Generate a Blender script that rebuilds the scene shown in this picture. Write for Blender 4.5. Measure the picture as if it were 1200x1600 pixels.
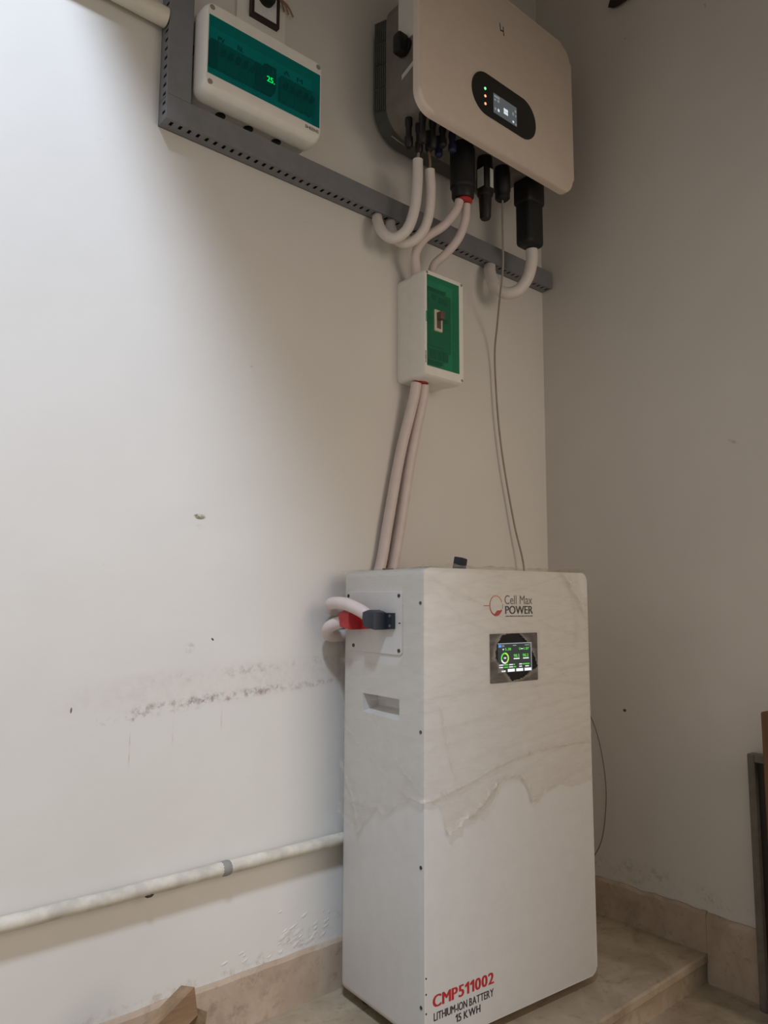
import bpy, bmesh, math, random
from mathutils import Vector, Matrix, noise

random.seed(7)
SC = bpy.context.scene
for o in list(bpy.data.objects):
    bpy.data.objects.remove(o)
COL = SC.collection

# ---------------------------------------------------------------- camera
F_PX = 1168.94
PITCH, YAW, ROLL = 0.1172, 0.7109, 0.0039
CAM = Vector((-1.8324, -1.3761, 0.8345))
cd = bpy.data.cameras.new('camera')
cd.sensor_fit = 'VERTICAL'
cd.sensor_height = 24.0
cd.lens = F_PX / 1600.0 * 24.0
cd.clip_start = 0.02
cam = bpy.data.objects.new('camera', cd)
COL.objects.link(cam)
fw = Vector((math.sin(YAW) * math.cos(PITCH), math.cos(YAW) * math.cos(PITCH), math.sin(PITCH)))
rt = Vector((math.cos(YAW), -math.sin(YAW), 0))
up = rt.cross(fw)
r2 = rt * math.cos(ROLL) + up * math.sin(ROLL)
u2 = up * math.cos(ROLL) - rt * math.sin(ROLL)
M = Matrix((r2, u2, -fw)).transposed().to_4x4()
M.translation = CAM
cam.matrix_world = M
SC.camera = cam

# ---------------------------------------------------------------- world, lights, exposure
SC.view_settings.view_transform = 'Standard'
SC.view_settings.look = 'None'
SC.view_settings.exposure = 0.0
SC.view_settings.gamma = 1.0
SC.view_settings.use_curve_mapping = False
w = bpy.data.worlds.new('world')
SC.world = w
w.use_nodes = True
bg = w.node_tree.nodes['Background']
bg.inputs[0].default_value = (1.0, 0.95, 0.90, 1)
bg.inputs[1].default_value = 0.35


def area(name, loc, target, sx, sy, power, col):
    l = bpy.data.lights.new(name, 'AREA')
    l.shape = 'RECTANGLE'
    l.size, l.size_y = sx, sy
    l.energy = power
    l.color = col
    o = bpy.data.objects.new(name, l)
    COL.objects.link(o)
    o.location = loc
    o.rotation_euler = (Vector(target) - Vector(loc)).to_track_quat('-Z', 'Y').to_euler()
    return o


# daylight falling down the open stairwell on the left, over the edge of the slab
area('stairwell_daylight', (-2.16, -1.7, 3.5), (-1.5, 0, 1.7), 0.38, 0.34, 81, (0.80, 0.93, 1.14))
# daylight through the doorway behind the photographer, warmed by the yard outside
area('doorway_daylight', (-0.35, -3.7, 1.9), (-0.7, 0, 1.2), 1.3, 2.2, 38, (1.0, 0.81, 0.65))


# ---------------------------------------------------------------- materials
def lin(c):
    return tuple(((v / 12.92) if v <= 0.04045 else ((v + 0.055) / 1.055) ** 2.4) for v in c)


def rgb(r, g, b):
    return lin((r / 255, g / 255, b / 255)) + (1.0,)


class NT:
    def __init__(self, name):
        self.m = bpy.data.materials.new(name)
        self.m.use_nodes = True
        self.t = self.m.node_tree
        self.p = self.t.nodes['Principled BSDF']
        self.out = self.t.nodes['Material Output']

    def n(self, typ, **kw):
        nd = self.t.nodes.new(typ)
        for k, v in kw.items():
            setattr(nd, k, v)
        return nd

    def l(self, a, b):
        self.t.links.new(a, b)

    def math(self, op, a, b=None, clamp=False):
        nd = self.n('ShaderNodeMath', operation=op)
        nd.use_clamp = clamp
        for i, v in enumerate((a, b)):
            if v is None:
                continue
            if isinstance(v, (int, float)):
                nd.inputs[i].default_value = v
            else:
                self.l(v, nd.inputs[i])
        return nd.outputs[0]

    def mix(self, fac, a, b):
        nd = self.n('ShaderNodeMix', data_type='RGBA')
        for s, v in ((0, fac), (6, a), (7, b)):
            if isinstance(v, (int, float, tuple)):
                nd.inputs[s].default_value = v
            else:
                self.l(v, nd.inputs[s])
        return nd.outputs[2]

    def noise(self, scale, detail=4, rough=0.5, vec=None, dist=0.0):
        nd = self.n('ShaderNodeTexNoise')
        nd.inputs['Scale'].default_value = scale
        nd.inputs['Detail'].default_value = detail
        nd.inputs['Roughness'].default_value = rough
        nd.inputs['Distortion'].default_value = dist
        if vec is not None:
            self.l(vec, nd.inputs['Vector'])
        return nd.outputs['Fac']

    def ramp(self, fac, *stops):
        nd = self.n('ShaderNodeMapRange')
        nd.interpolation_type = 'SMOOTHSTEP'
        self.l(fac, nd.inputs[0])
        nd.inputs[1].default_value, nd.inputs[2].default_value = stops[0], stops[1]
        nd.inputs[3].default_value, nd.inputs[4].default_value = (stops[2], stops[3]) if len(stops) > 2 else (0, 1)
        return nd.outputs[0]

    def bump(self, h, strength, dist=0.002):
        b = self.n('ShaderNodeBump')
        b.inputs['Strength'].default_value = strength
        b.inputs['Distance'].default_value = dist
        self.l(h, b.inputs['Height'])
        self.l(b.outputs[0], self.p.inputs['Normal'])


def plain(name, col, rough=0.5, metal=0.0, spec=0.5, vary=0.04, bump=0.0, scale=40.0):
    g = NT(name)
    oc = g.n('ShaderNodeTexCoord').outputs['Object']
    f = g.noise(scale, 3, 0.6, oc)
    dark = tuple(c * (1 - 2.2 * vary) for c in col[:3]) + (1,)
    light = tuple(min(1, c * (1 + vary)) for c in col[:3]) + (1,)
    g.l(g.mix(g.ramp(f, 0.3, 0.7), dark, light), g.p.inputs['Base Color'])
    g.p.inputs['Roughness'].default_value = rough
    g.p.inputs['Metallic'].default_value = metal
    g.p.inputs['Specular IOR Level'].default_value = spec
    if bump:
        g.bump(g.noise(scale * 8, 3, 0.6, oc), bump, 0.001)
    return g.m


def emit(name, col, strength):
    g = NT(name)
    g.p.inputs['Base Color'].default_value = (0.01, 0.01, 0.01, 1)
    g.p.inputs['Emission Color'].default_value = col
    g.p.inputs['Emission Strength'].default_value = strength
    return g.m


def wall_paint(name, col, marks):
    """off-white emulsion with scuffs and runs at their own places (object coordinates)"""
    g = NT(name)
    oc = g.n('ShaderNodeTexCoord').outputs['Object']
    sep = g.n('ShaderNodeSeparateXYZ')
    g.l(oc, sep.inputs[0])
    ax = {'x': sep.outputs[0], 'y': sep.outputs[1], 'z': sep.outputs[2]}
    n1 = g.noise(2.5, 4, 0.55, oc)
    base = g.mix(g.ramp(n1, 0.35, 0.7), tuple(c * 0.955 for c in col[:3]) + (1,), col)
    n2 = g.noise(60, 4, 0.7, oc)
    n3 = g.noise(14, 5, 0.75, oc, 0.4)
    for (h, cu, cz, su, sz, slope, colr, amt, lo, hi) in marks:
        du = g.math('SUBTRACT', ax[h], cu)
        zc = g.math('ADD', g.math('MULTIPLY', du, slope), cz)
        dz = g.math('SUBTRACT', ax['z'], zc)
        e = g.math('ADD', g.math('POWER', g.math('ABSOLUTE', g.math('DIVIDE', du, su)), 2.0),
                   g.math('POWER', g.math('ABSOLUTE', g.math('DIVIDE', dz, sz)), 2.0))
        m = g.ramp(e, 0.15, 1.0, 1.0, 0.0)
        tex = g.math('MULTIPLY', g.ramp(n2, lo, hi), g.ramp(n3, lo - 0.05, hi))
        f = g.math('MULTIPLY', g.math('MULTIPLY', m, tex), amt, True)
        base = g.mix(f, base, colr)
    # scattered specks
    sp = g.ramp(g.noise(23, 2, 0.5, oc), 0.76, 0.80)
    base = g.mix(g.math('MULTIPLY', sp, 0.35), base, rgb(105, 96, 88))
    g.l(base, g.p.inputs['Base Color'])
    g.p.inputs['Roughness'].default_value = 0.62
    g.p.inputs['Specular IOR Level'].default_value = 0.3
    g.bump(g.math('ADD', g.math('MULTIPLY', g.noise(7, 4, 0.5, oc), 1.0), g.math('MULTIPLY', n2, 0.10)), 0.25, 0.008)
    return g.m


def stone(name, c1, c2, c3, scale=9.0, rough=0.55):
    g = NT(name)
    oc = g.n('ShaderNodeTexCoord').outputs['Object']
    n1 = g.noise(scale, 6, 0.6, oc, 0.6)
    n2 = g.noise(scale * 5, 5, 0.7, oc, 0.2)
    n3 = g.noise(scale * 0.5, 4, 0.6, oc, 1.2)
    c = g.mix(g.ramp(n1, 0.35, 0.65), c1, c2)
    c = g.mix(g.math('MULTIPLY', g.ramp(n2, 0.52, 0.75), 0.6), c, c3)
    c = g.mix(g.math('MULTIPLY', g.ramp(n3, 0.55, 0.72), 0.5), c, c3)
    g.l(c, g.p.inputs['Base Color'])
    g.p.inputs['Roughness'].default_value = rough
    g.bump(n2, 0.25, 0.002)
    return g.m


def wood(name, c1, c2, axis=0):
    g = NT(name)
    oc = g.n('ShaderNodeTexCoord').outputs['Object']
    mp = g.n('ShaderNodeMapping')
    s = [55, 55, 55]
    s[axis] = 4
    mp.inputs['Scale'].default_value = s
    g.l(oc, mp.inputs[0])
    n1 = g.noise(1.0, 5, 0.6, mp.outputs[0], 0.5)
    n2 = g.noise(9, 3, 0.6, oc)
    c = g.mix(g.ramp(n1, 0.3, 0.7), c1, c2)
    c = g.mix(g.math('MULTIPLY', g.ramp(n2, 0.55, 0.75), 0.3), c, tuple(v * 0.45 for v in c1[:3]) + (1,))
    g.l(c, g.p.inputs['Base Color'])
    g.p.inputs['Roughness'].default_value = 0.7
    g.bump(n1, 0.3, 0.001)
    return g.m


def green_window(name, col, haze, body):
    g = NT(name)
    g.p.inputs['Base Color'].default_value = body
    g.p.inputs['Roughness'].default_value = 0.18
    tr = g.n('ShaderNodeBsdfTransparent')
    tr.inputs[0].default_value = col
    mx = g.n('ShaderNodeMixShader')
    mx.inputs[0].default_value = haze
    g.l(tr.outputs[0], mx.inputs[1])
    g.l(g.p.outputs[0], mx.inputs[2])
    g.l(mx.outputs[0], g.out.inputs[0])
    return g.m


def film_mat():
    g = NT('stretch_film')
    at = g.n('ShaderNodeAttribute', attribute_name='thick')
    oc = g.n('ShaderNodeTexCoord').outputs['Object']
    mp = g.n('ShaderNodeMapping')
    mp.inputs['Rotation'].default_value = (0, 0.25, 0)
    mp.inputs['Scale'].default_value = (14, 14, 120)
    g.l(oc, mp.inputs[0])
    n = g.noise(1.0, 4, 0.6, mp.outputs[0], 0.8)
    g.p.inputs['Base Color'].default_value = (0.68, 0.62, 0.55, 1)  # browner tone stands in for shadow among the bunched folds
    g.p.inputs['Roughness'].default_value = 0.22
    g.p.inputs['Specular IOR Level'].default_value = 0.5
    g.bump(n, 0.55, 0.004)
    tr = g.n('ShaderNodeBsdfTransparent')
    tr.inputs[0].default_value = (0.985, 0.978, 0.965, 1)
    mx = g.n('ShaderNodeMixShader')
    f = g.math('ADD', g.math('MULTIPLY', g.ramp(n, 0.45, 0.8), 0.10), at.outputs['Fac'], True)
    g.l(f, mx.inputs[0])
    g.l(tr.outputs[0], mx.inputs[1])
    g.l(g.p.outputs[0], mx.inputs[2])
    g.l(mx.outputs[0], g.out.inputs[0])
    return g.m


GREY_DIRT = rgb(128, 112, 104)
LEFT_MARKS = [
    # axis, centre, centre z, half width, half height, slope, colour, amount, noise lo, hi
    ('x', -1.03, 0.643, 0.28, 0.012, 0.05, rgb(132, 112, 104), 1.1, 0.42, 0.64),
    ('x', -1.24, 0.620, 0.17, 0.012, 0.07, rgb(136, 120, 112), 0.8, 0.46, 0.68),
    ('x', -0.98, 0.694, 0.28, 0.013, 0.06, rgb(150, 138, 130), 0.7, 0.45, 0.68),
    ('x', -1.05, 0.668, 0.42, 0.050, 0.04, rgb(182, 166, 158), 0.35, 0.25, 0.7),
    ('x', -1.137, 1.000, 0.016, 0.007, 0.0, rgb(128, 122, 92), 1.5, 0.38, 0.62),
    ('x', -1.135, 0.979, 0.014, 0.007, 0.0, rgb(150, 146, 126), 1.0, 0.38, 0.62),
    ('x', -1.262, 0.555, 0.0018, 0.045, 0.0, rgb(150, 134, 124), 0.6, 0.36, 0.66),
    ('x', -1.178, 0.580, 0.0016, 0.035, 0.0, rgb(158, 142, 132), 0.5, 0.36, 0.66),
    ('x', -1.075, 0.595, 0.0016, 0.035, 0.0, rgb(150, 134, 124), 0.5, 0.36, 0.66),
    ('x', -1.37, 0.640, 0.0022, 0.006, 0.6, rgb(112, 102, 94), 1.2, 0.25, 0.55),
    ('x', -1.10, 0.755, 0.0035, 0.003, -0.5, rgb(90, 84, 74), 1.4, 0.2, 0.5),
    ('x', -1.15, 0.740, 0.014, 0.014, 0.0, rgb(165, 160, 152), 0.7, 0.4, 0.66),
    ('x', -0.85, 0.125, 0.16, 0.045, 0.10, rgb(172, 160, 142), 0.6, 0.45, 0.68),
    ('x', -1.15, 0.105, 0.45, 0.022, 0.0, rgb(175, 162, 142), 0.6, 0.42, 0.66),
]
RIGHT_MARKS = [
    ('y', -0.241, 0.543, 0.006, 0.005, 0.0, rgb(80, 70, 62), 1.6, 0.15, 0.5),
    ('y', -0.565, 1.226, 0.018, 0.006, 0.5, rgb(150, 134, 112), 0.6, 0.35, 0.65),
    ('y', -0.30, 0.13, 0.35, 0.04, 0.0, rgb(160, 150, 136), 0.6, 0.42, 0.68),
]
WALL_C = rgb(221, 218, 212)
MAT = {
    'wall_left': wall_paint('wall_paint_marked', WALL_C, LEFT_MARKS),
    'wall_right': wall_paint('wall_paint_plain', rgb(214, 208, 200), RIGHT_MARKS),
    'ceiling': plain('ceiling_paint', rgb(206, 198, 186), 0.8),
    'floor': stone('floor_marble', rgb(172, 158, 136), rgb(150, 134, 112), rgb(106, 90, 72), 7.0, 0.5),
    'skirting': stone('skirting_marble', rgb(190, 172, 152), rgb(172, 152, 132), rgb(132, 112, 94), 8.0, 0.6),
    'crumble': stone('crumbling_plaster', rgb(205, 198, 184), rgb(190, 180, 164), rgb(150, 138, 120), 18.0, 0.85),
    'white_metal': plain('white_powder_coat', rgb(207, 206, 203), 0.38, 0, 0.5, 0.012, 0.08, 30),
    'white_inv': plain('inverter_cover_white', rgb(230, 214, 198), 0.45, 0, 0.4, 0.012, 0.03, 30),
    'abs_white': plain('white_plastic', rgb(236, 233, 226), 0.42, 0, 0.5, 0.012),
    'inner_white': plain('inner_panel_plastic', rgb(226, 228, 226), 0.5),
    'duct': plain('grey_pvc', rgb(122, 124, 128), 0.5, 0, 0.4, 0.03),
    'duct_shade': plain('duct_inside_shade', rgb(34, 36, 40), 0.8),  # same pvc painted dark, for the shade inside the duct
    'alu': plain('cast_aluminium', rgb(132, 126, 120), 0.5, 0.15, 0.5, 0.06, 0.1, 30),
    'alu_dark': plain('grille_dark_grey', rgb(88, 90, 84), 0.6, 0.1, 0.5, 0.05),
    'black': plain('black_plastic', rgb(15, 15, 16), 0.5, 0, 0.5, 0.05),
    'black_gloss': plain('black_glass', rgb(16, 17, 19), 0.12, 0, 0.6, 0.0),
    'blue': plain('blue_plastic', rgb(22, 32, 62), 0.45),
    'navy': plain('dark_plug_plastic', rgb(38, 44, 56), 0.45),
    'red': plain('red_plug_plastic', rgb(190, 50, 52), 0.4),
    'sheath': plain('white_sheath', rgb(222, 214, 208), 0.45, 0, 0.4, 0.02),
    'sheath_pink': plain('pinkish_sheath', rgb(216, 202, 198), 0.45, 0, 0.4, 0.02),
    'wire_grey': plain('thin_grey_wire', rgb(150, 140, 126), 0.5),
    'wire_brown': plain('thin_brown_wire', rgb(150, 120, 100), 0.5),
    'pvc': plain('white_pvc_pipe', rgb(222, 216, 202), 0.45, 0, 0.5, 0.05, 0.0, 14),
    'pvc_old': plain('painted_old_pipe', rgb(202, 196, 182), 0.55, 0, 0.4, 0.10, 0.2, 22),
    'screw': plain('dark_screw_steel', rgb(78, 74, 70), 0.4, 0.7),
    'screw_light': plain('bright_screw_steel', rgb(170, 166, 160), 0.35, 0.7),
    'screw_cap': plain('plastic_screw_cap', rgb(150, 144, 134), 0.5),
    'ink': plain('black_ink', rgb(44, 40, 42), 0.6),
    'ink_grey': plain('grey_ink', rgb(104, 96, 94), 0.6),
    'ink_red': plain('red_ink', rgb(172, 36, 38), 0.6),
    'ink_orange': plain('orange_ink', rgb(206, 120, 60), 0.6),
    'window_teal': green_window('teal_window', (0.20, 0.80, 0.80, 1), 0.20, (0.016, 0.27, 0.27, 1)),
    'window_green': green_window('green_window', (0.42, 0.82, 0.68, 1), 0.22, (0.10, 0.38, 0.24, 1)),
    'breaker': plain('breaker_grey', rgb(120, 124, 120), 0.5),
    'breaker_dark': plain('breaker_dark', rgb(48, 52, 52), 0.5),
    'cream': plain('cream_plastic', rgb(214, 206, 188), 0.45),
    'brown': plain('brown_toggle', rgb(104, 84, 74), 0.45),
    'label_white': plain('white_sticker', rgb(214, 214, 210), 0.5),
    'label_cyan': plain('pale_label', rgb(226, 238, 240), 0.5),
    'wood_pale': wood('pale_timber', rgb(150, 122, 92), rgb(122, 96, 70)),
    'wood_brown': wood('brown_timber', rgb(128, 92, 58), rgb(98, 68, 42), 2),
    'frame_grey': plain('greenish_frame_paint', rgb(112, 107, 96), 0.6, 0, 0.4, 0.08),
    'dark_panel': plain('dark_panel', rgb(46, 38, 30), 0.6),
    'dark_brown': plain('dark_brown_lump', rgb(40, 26, 20), 0.6),
    'frame_dark': plain('dark_brown_frame', rgb(46, 30, 28), 0.5),
    'film': film_mat(),
    'clamp': plain('grey_clamp', rgb(138, 136, 130), 0.6),
    'led_green': emit('led_green', (0.15, 1.0, 0.25, 1), 2.2),
    'led_orange': emit('led_orange', (1.0, 0.35, 0.18, 1), 1.8),
    'digit_green': emit('digit_green', (0.06, 0.9, 0.12, 1), 2.0),
    'digit_red': emit('digit_red', (0.7, 0.10, 0.06, 1), 0.10),
    'lcd_grey': emit('lcd_grey', (0.75, 0.82, 0.85, 1), 0.10),
    'lcd_white': emit('lcd_white', (0.85, 0.97, 1.0, 1), 0.75),
    'lcd_soft': emit('lcd_soft', (0.8, 0.9, 0.95, 1), 0.25),
    'scr_bg': emit('screen_background', (0.5, 0.6, 0.6, 1), 0.05),
    'scr_green': emit('screen_green', (0.16, 0.95, 0.10, 1), 0.75),
    'scr_lime': emit('screen_lime', (0.55, 1.0, 0.12, 1), 0.85),
    'scr_white': emit('screen_white', (0.95, 0.98, 1.0, 1), 1.0),
    'scr_blue': emit('screen_blue', (0.10, 0.35, 0.95, 1), 0.9),
    'scr_grey': emit('screen_grey', (0.7, 0.75, 0.8, 1), 0.45),
}


# ---------------------------------------------------------------- helpers
def link(o, parent=None):
    COL.objects.link(o)
    if parent is not None:
        o.parent = parent
    return o


def obj(name, bm, m, parent=None, origin=None, smooth=False, local=False):
    """one mesh object; vertices in world coordinates unless local"""
    if origin is None and not local:
        origin = parent.location.copy() if parent is not None else Vector((0, 0, 0))
        if parent is not None and parent.parent is not None:
            origin = origin + parent.parent.location
    me = bpy.data.meshes.new(name)
    bmesh.ops.recalc_face_normals(bm, faces=bm.faces)
    if not local:
        bmesh.ops.translate(bm, verts=bm.verts, vec=-Vector(origin))
    bm.to_mesh(me)
    bm.free()
    if smooth:
        for p in me.polygons:
            p.use_smooth = True
        try:
            me.set_sharp_from_angle(angle=math.radians(38))
        except Exception:
            pass
    me.materials.append(MAT[m] if isinstance(m, str) else m)
    o = bpy.data.objects.new(name, me)
    link(o, parent)
    if parent is None and not local:
        o.location = origin
    return o


def tag(o, label, cat, group=None):
    o['label'] = label
    o['category'] = cat
    if group:
        o['group'] = group
    return o


def thing(name, label, cat, loc=(0, 0, 0), rotz=0.0, group=None):
    o = bpy.data.objects.new(name, None)
    o.empty_display_size = 0.05
    link(o)
    o.location = loc
    o.rotation_euler = (0, 0, rotz)
    return tag(o, label, cat, group)


def struct(o):
    o['kind'] = 'structure'
    return o


def box(bm, x0, x1, y0, y1, z0, z1, bev=0.0, seg=2):
    r = bmesh.ops.create_cube(bm, size=1.0)
    vs = r['verts']
    for v in vs:
        v.co = Vector(((x0 + x1) / 2 + v.co.x * (x1 - x0), (y0 + y1) / 2 + v.co.y * (y1 - y0), (z0 + z1) / 2 + v.co.z * (z1 - z0)))
    if bev > 0:
        es = list({e for v in vs for e in v.link_edges})
        bmesh.ops.bevel(bm, geom=es, offset=bev, segments=seg, profile=0.5, affect='EDGES')
    return bm


def nbox(*a, **k):
    return box(bmesh.new(), *a, **k)


def rrect(x0, x1, z0, z1, r, n=6):
    pts = []
    for cx, cz, a0 in ((x1 - r, z1 - r, 0), (x0 + r, z1 - r, 90), (x0 + r, z0 + r, 180), (x1 - r, z0 + r, 270)):
        for i in range(n + 1):
            a = math.radians(a0 + 90 * i / n)
            pts.append((cx + r * math.cos(a), cz + r * math.sin(a)))
    return pts


def prism(bm, pts, y0, y1, bev=0.0, seg=2, plane='xz'):
    """outline in xz (or yz) extruded along y (or x); y0 is the visible side that gets the bevel"""
    def mk(p, d):
        return (p[0], d, p[1]) if plane == 'xz' else ((d, p[0], p[1]) if plane == 'yz' else (p[0], p[1], d))
    a = [bm.verts.new(mk(p, y0)) for p in pts]
    b = [bm.verts.new(mk(p, y1)) for p in pts]
    fa = bm.faces.new(a)
    bm.faces.new(b[::-1])
    n = len(pts)
    for i in range(n):
        bm.faces.new((a[i], b[i], b[(i + 1) % n], a[(i + 1) % n]))
    if bev > 0:
        bmesh.ops.bevel(bm, geom=list(fa.edges), offset=bev, segments=seg, profile=0.5, affect='EDGES')
    return bm


def nprism(*a, **k):
    return prism(bmesh.new(), *a, **k)


def catmull(pts, n=10):
    P = [Vector(p) for p in pts]
    P = [P[0] * 2 - P[1]] + P + [P[-1] * 2 - P[-2]]
    out = []
    for i in range(1, len(P) - 2):
        for k in range(n):
            t = k / n
            a, b, c, d = P[i - 1], P[i], P[i + 1], P[i + 2]
            out.append(0.5 * ((2 * b) + (c - a) * t + (2 * a - 5 * b + 4 * c - d) * t * t + (3 * b - 3 * c + d - a) * t ** 3))
    out.append(P[-2])
    return out


def tube(bm, pts, r, n=12, spline=True, caps=True, rfun=None):
    P = catmull(pts) if spline else [Vector(p) for p in pts]
    T = [(P[min(i + 1, len(P) - 1)] - P[max(i - 1, 0)]).normalized() for i in range(len(P))]
    ref = Vector((0, 0, 1)) if abs(T[0].z) < 0.9 else Vector((1, 0, 0))
    nrm = (ref - T[0] * ref.dot(T[0])).normalized()
    rings = []
    for i, p in enumerate(P):
        nrm = (nrm - T[i] * nrm.dot(T[i])).normalized()
        bn = T[i].cross(nrm)
        rr = rfun(i / (len(P) - 1)) * r if rfun else r
        rings.append([bm.verts.new(p + (nrm * math.cos(2 * math.pi * k / n) + bn * math.sin(2 * math.pi * k / n)) * rr) for k in range(n)])
    for a, b in zip(rings, rings[1:]):
        for k in range(n):
            bm.faces.new((a[k], a[(k + 1) % n], b[(k + 1) % n], b[k]))
    if caps:
        bm.faces.new(rings[0][::-1])
        bm.faces.new(rings[-1])
    return bm


def ntube(*a, **k):
    return tube(bmesh.new(), *a, **k)


def lathe(bm, prof, c, axis='z', n=20):
    """prof: list of (radius, position along axis)"""
    def mk(r, h, a):
        u, v = r * math.cos(a), r * math.sin(a)
        if axis == 'z':
            return (c[0] + u, c[1] + v, c[2] + h)
        if axis == 'y':
            return (c[0] + u, c[1] + h, c[2] + v)
        return (c[0] + h, c[1] + u, c[2] + v)
    rings = [[bm.verts.new(mk(r, h, 2 * math.pi * k / n)) for k in range(n)] for r, h in prof]
    for a, b in zip(rings, rings[1:]):
        for k in range(n):
            bm.faces.new((a[k], a[(k + 1) % n], b[(k + 1) % n], b[k]))
    bm.faces.new(rings[0][::-1])
    bm.faces.new(rings[-1])
    return bm


def nlathe(*a, **k):
    return lathe(bmesh.new(), *a, **k)


def cutout(o, cutters):
    """boolean the cutter meshes out of o for good"""
    for bm in cutters:
        me = bpy.data.meshes.new('cut')
        bmesh.ops.recalc_face_normals(bm, faces=bm.faces)
        bm.to_mesh(me)
        bm.free()
        c = bpy.data.objects.new('cut', me)
        COL.objects.link(c)
        if o.parent is None:
            c.location = o.location
        else:
            c.parent = o.parent
        md = o.modifiers.new('b', 'BOOLEAN')
        md.operation = 'DIFFERENCE'
        md.solver = 'EXACT'
        md.object = c
        bpy.context.view_layer.update()
        dg = bpy.context.evaluated_depsgraph_get()
        new = bpy.data.meshes.new_from_object(o.evaluated_get(dg))
        o.modifiers.clear()
        o.data = new
        bpy.data.objects.remove(c)
    return o


def text(name, s, m, parent, loc, width=None, height=None, bold=0.0, ex=0.0003, rot=(math.pi / 2, 0, 0), align='LEFT', squeeze=None):
    """lettering as flat raised mesh; loc is the baseline start in the parent's space"""
    cu = bpy.data.curves.new(name, 'FONT')
    cu.body = s
    cu.size = 1.0
    cu.offset = 0.0
    cu.extrude = 0.0
    cu.resolution_u = 4
    t = bpy.data.objects.new(name, cu)
    COL.objects.link(t)
    bpy.context.view_layer.update()
    dg = bpy.context.evaluated_depsgraph_get()
    me = bpy.data.meshes.new_from_object(t.evaluated_get(dg))
    bpy.data.objects.remove(t)
    xs = [v.co.x for v in me.vertices]
    ys = [v.co.y for v in me.vertices]
    x0, wd = min(xs), max(xs) - min(xs)
    y0, ht = min(ys), max(ys) - min(ys)
    sx = (width / wd) if width else None
    sy = (height / ht) if height else None
    sx = sx or sy
    sy = sy or sx
    for v in me.vertices:
        v.co = Vector(((v.co.x - x0) * sx, (v.co.y - y0) * sy, 0))
    bm = bmesh.new()
    bm.from_mesh(me)
    if bold > 0:
        src = list(bm.faces)
        for k, dx in enumerate((-bold, bold)):
            d = bmesh.ops.duplicate(bm, geom=src)
            bmesh.ops.translate(bm, verts=[g for g in d['geom'] if isinstance(g, bmesh.types.BMVert)], vec=(dx * sy, 0, -0.00004 * (k + 1)))
    r = bmesh.ops.extrude_face_region(bm, geom=list(bm.faces))
    bmesh.ops.translate(bm, verts=[g for g in r['geom'] if isinstance(g, bmesh.types.BMVert)], vec=(0, 0, ex))
    bmesh.ops.recalc_face_normals(bm, faces=bm.faces)
    bm.to_mesh(me)
    bm.free()
    me.name = name
    me.materials.clear()
    me.materials.append(MAT[m])
    o = bpy.data.objects.new(name, me)
    link(o, parent)
    o.location = loc
    o.rotation_euler = rot
    return o


_GLYPH = {}


def glyph(ch):
    if ch not in _GLYPH:
        if ch == '1':
            pts = [(0.20, 0), (0.20, 0.52), (0.02, 0.44), (0.02, 0.55), (0.22, 0.70), (0.30, 0.70), (0.30, 0)]
            _GLYPH[ch] = ([pts], [list(range(len(pts)))], 0.30)
        else:
            cu = bpy.data.curves.new('g', 'FONT')
            cu.body = ch
            cu.resolution_u = 4
            t = bpy.data.objects.new('g', cu)
            COL.objects.link(t)
            bpy.context.view_layer.update()
            me = bpy.data.meshes.new_from_object(t.evaluated_get(bpy.context.evaluated_depsgraph_get()))
            bpy.data.objects.remove(t)
            vs = [(v.co.x, v.co.y) for v in me.vertices]
            x0 = min(v[0] for v in vs)
            vs = [(v[0] - x0, v[1]) for v in vs]
            _GLYPH[ch] = ([vs], [list(p.vertices) for p in me.polygons], max(v[0] for v in vs))
    return _GLYPH[ch]


def printed(name, s, m, parent, loc, width, height, bold, gap=0.10, ex=0.0003):
    """line of print set letter by letter on the front of the parent"""
    cap = max(v[1] for v in glyph('H')[0][0])
    x, items = 0.0, []
    for ch in s:
        if ch == ' ':
            x += 0.30
            continue
        items.append((ch, x))
        x += glyph(ch)[2] + gap
    total = x - gap
    sx, sy = width / total, height / cap
    bm = bmesh.new()
    for ch, x0 in items:
        vs, fs, _ = glyph(ch)
        for k, dx in enumerate((0, -bold, bold, -bold / 2, bold / 2)):
            nv = [bm.verts.new(((x0 + v[0] + dx) * sx, -0.00005 * k, v[1] * sy)) for v in vs[0]]
            for f in fs:
                try:
                    bm.faces.new([nv[i] for i in f])
                except ValueError:
                    pass
    r = bmesh.ops.extrude_face_region(bm, geom=list(bm.faces))
    bmesh.ops.translate(bm, verts=[g for g in r['geom'] if isinstance(g, bmesh.types.BMVert)], vec=(0, -ex, 0))
    o = obj(name, bm, m, parent, local=True)
    o.location = loc
    return o


# ================================================================ the setting
X0, Y0 = -4.2, -3.2          # how far the place runs on beyond the frame
ZL = -0.067                  # lower floor
EDGE = -0.44                 # edge of the raised landing
CEIL = 2.92

wl = struct(obj('wall_left', nbox(X0, 0.0, 0.0, 0.15, ZL - 0.1, CEIL), 'wall_left'))
wr = struct(obj('wall_right', nbox(0.0, 0.15, -1.70, 0.15, ZL - 0.1, CEIL), 'wall_right'))
bm = nbox(X0, 0.0, EDGE, 0.0, ZL - 0.06, -0.022)
landing = struct(obj('floor', bm, 'floor'))
struct(obj('floor_slab', nbox(X0, 0.0, EDGE - 0.006, 0.0, -0.022, 0.0, 0.004, 2), 'floor', landing))
struct(obj('floor_lower', nbox(X0, 0.15, Y0, EDGE, ZL - 0.06, ZL), 'floor'))
struct(obj('ceiling', nbox(-1.565, 0.15, -1.70, 0.15, CEIL, CEIL + 0.14), 'ceiling'))
struct(obj('shade_beam_1', nbox(-1.565, -1.42, -1.55, 0.0, 2.30, CEIL), 'ceiling'))  # unseen beam, added to block daylight from the upper alcove
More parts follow.
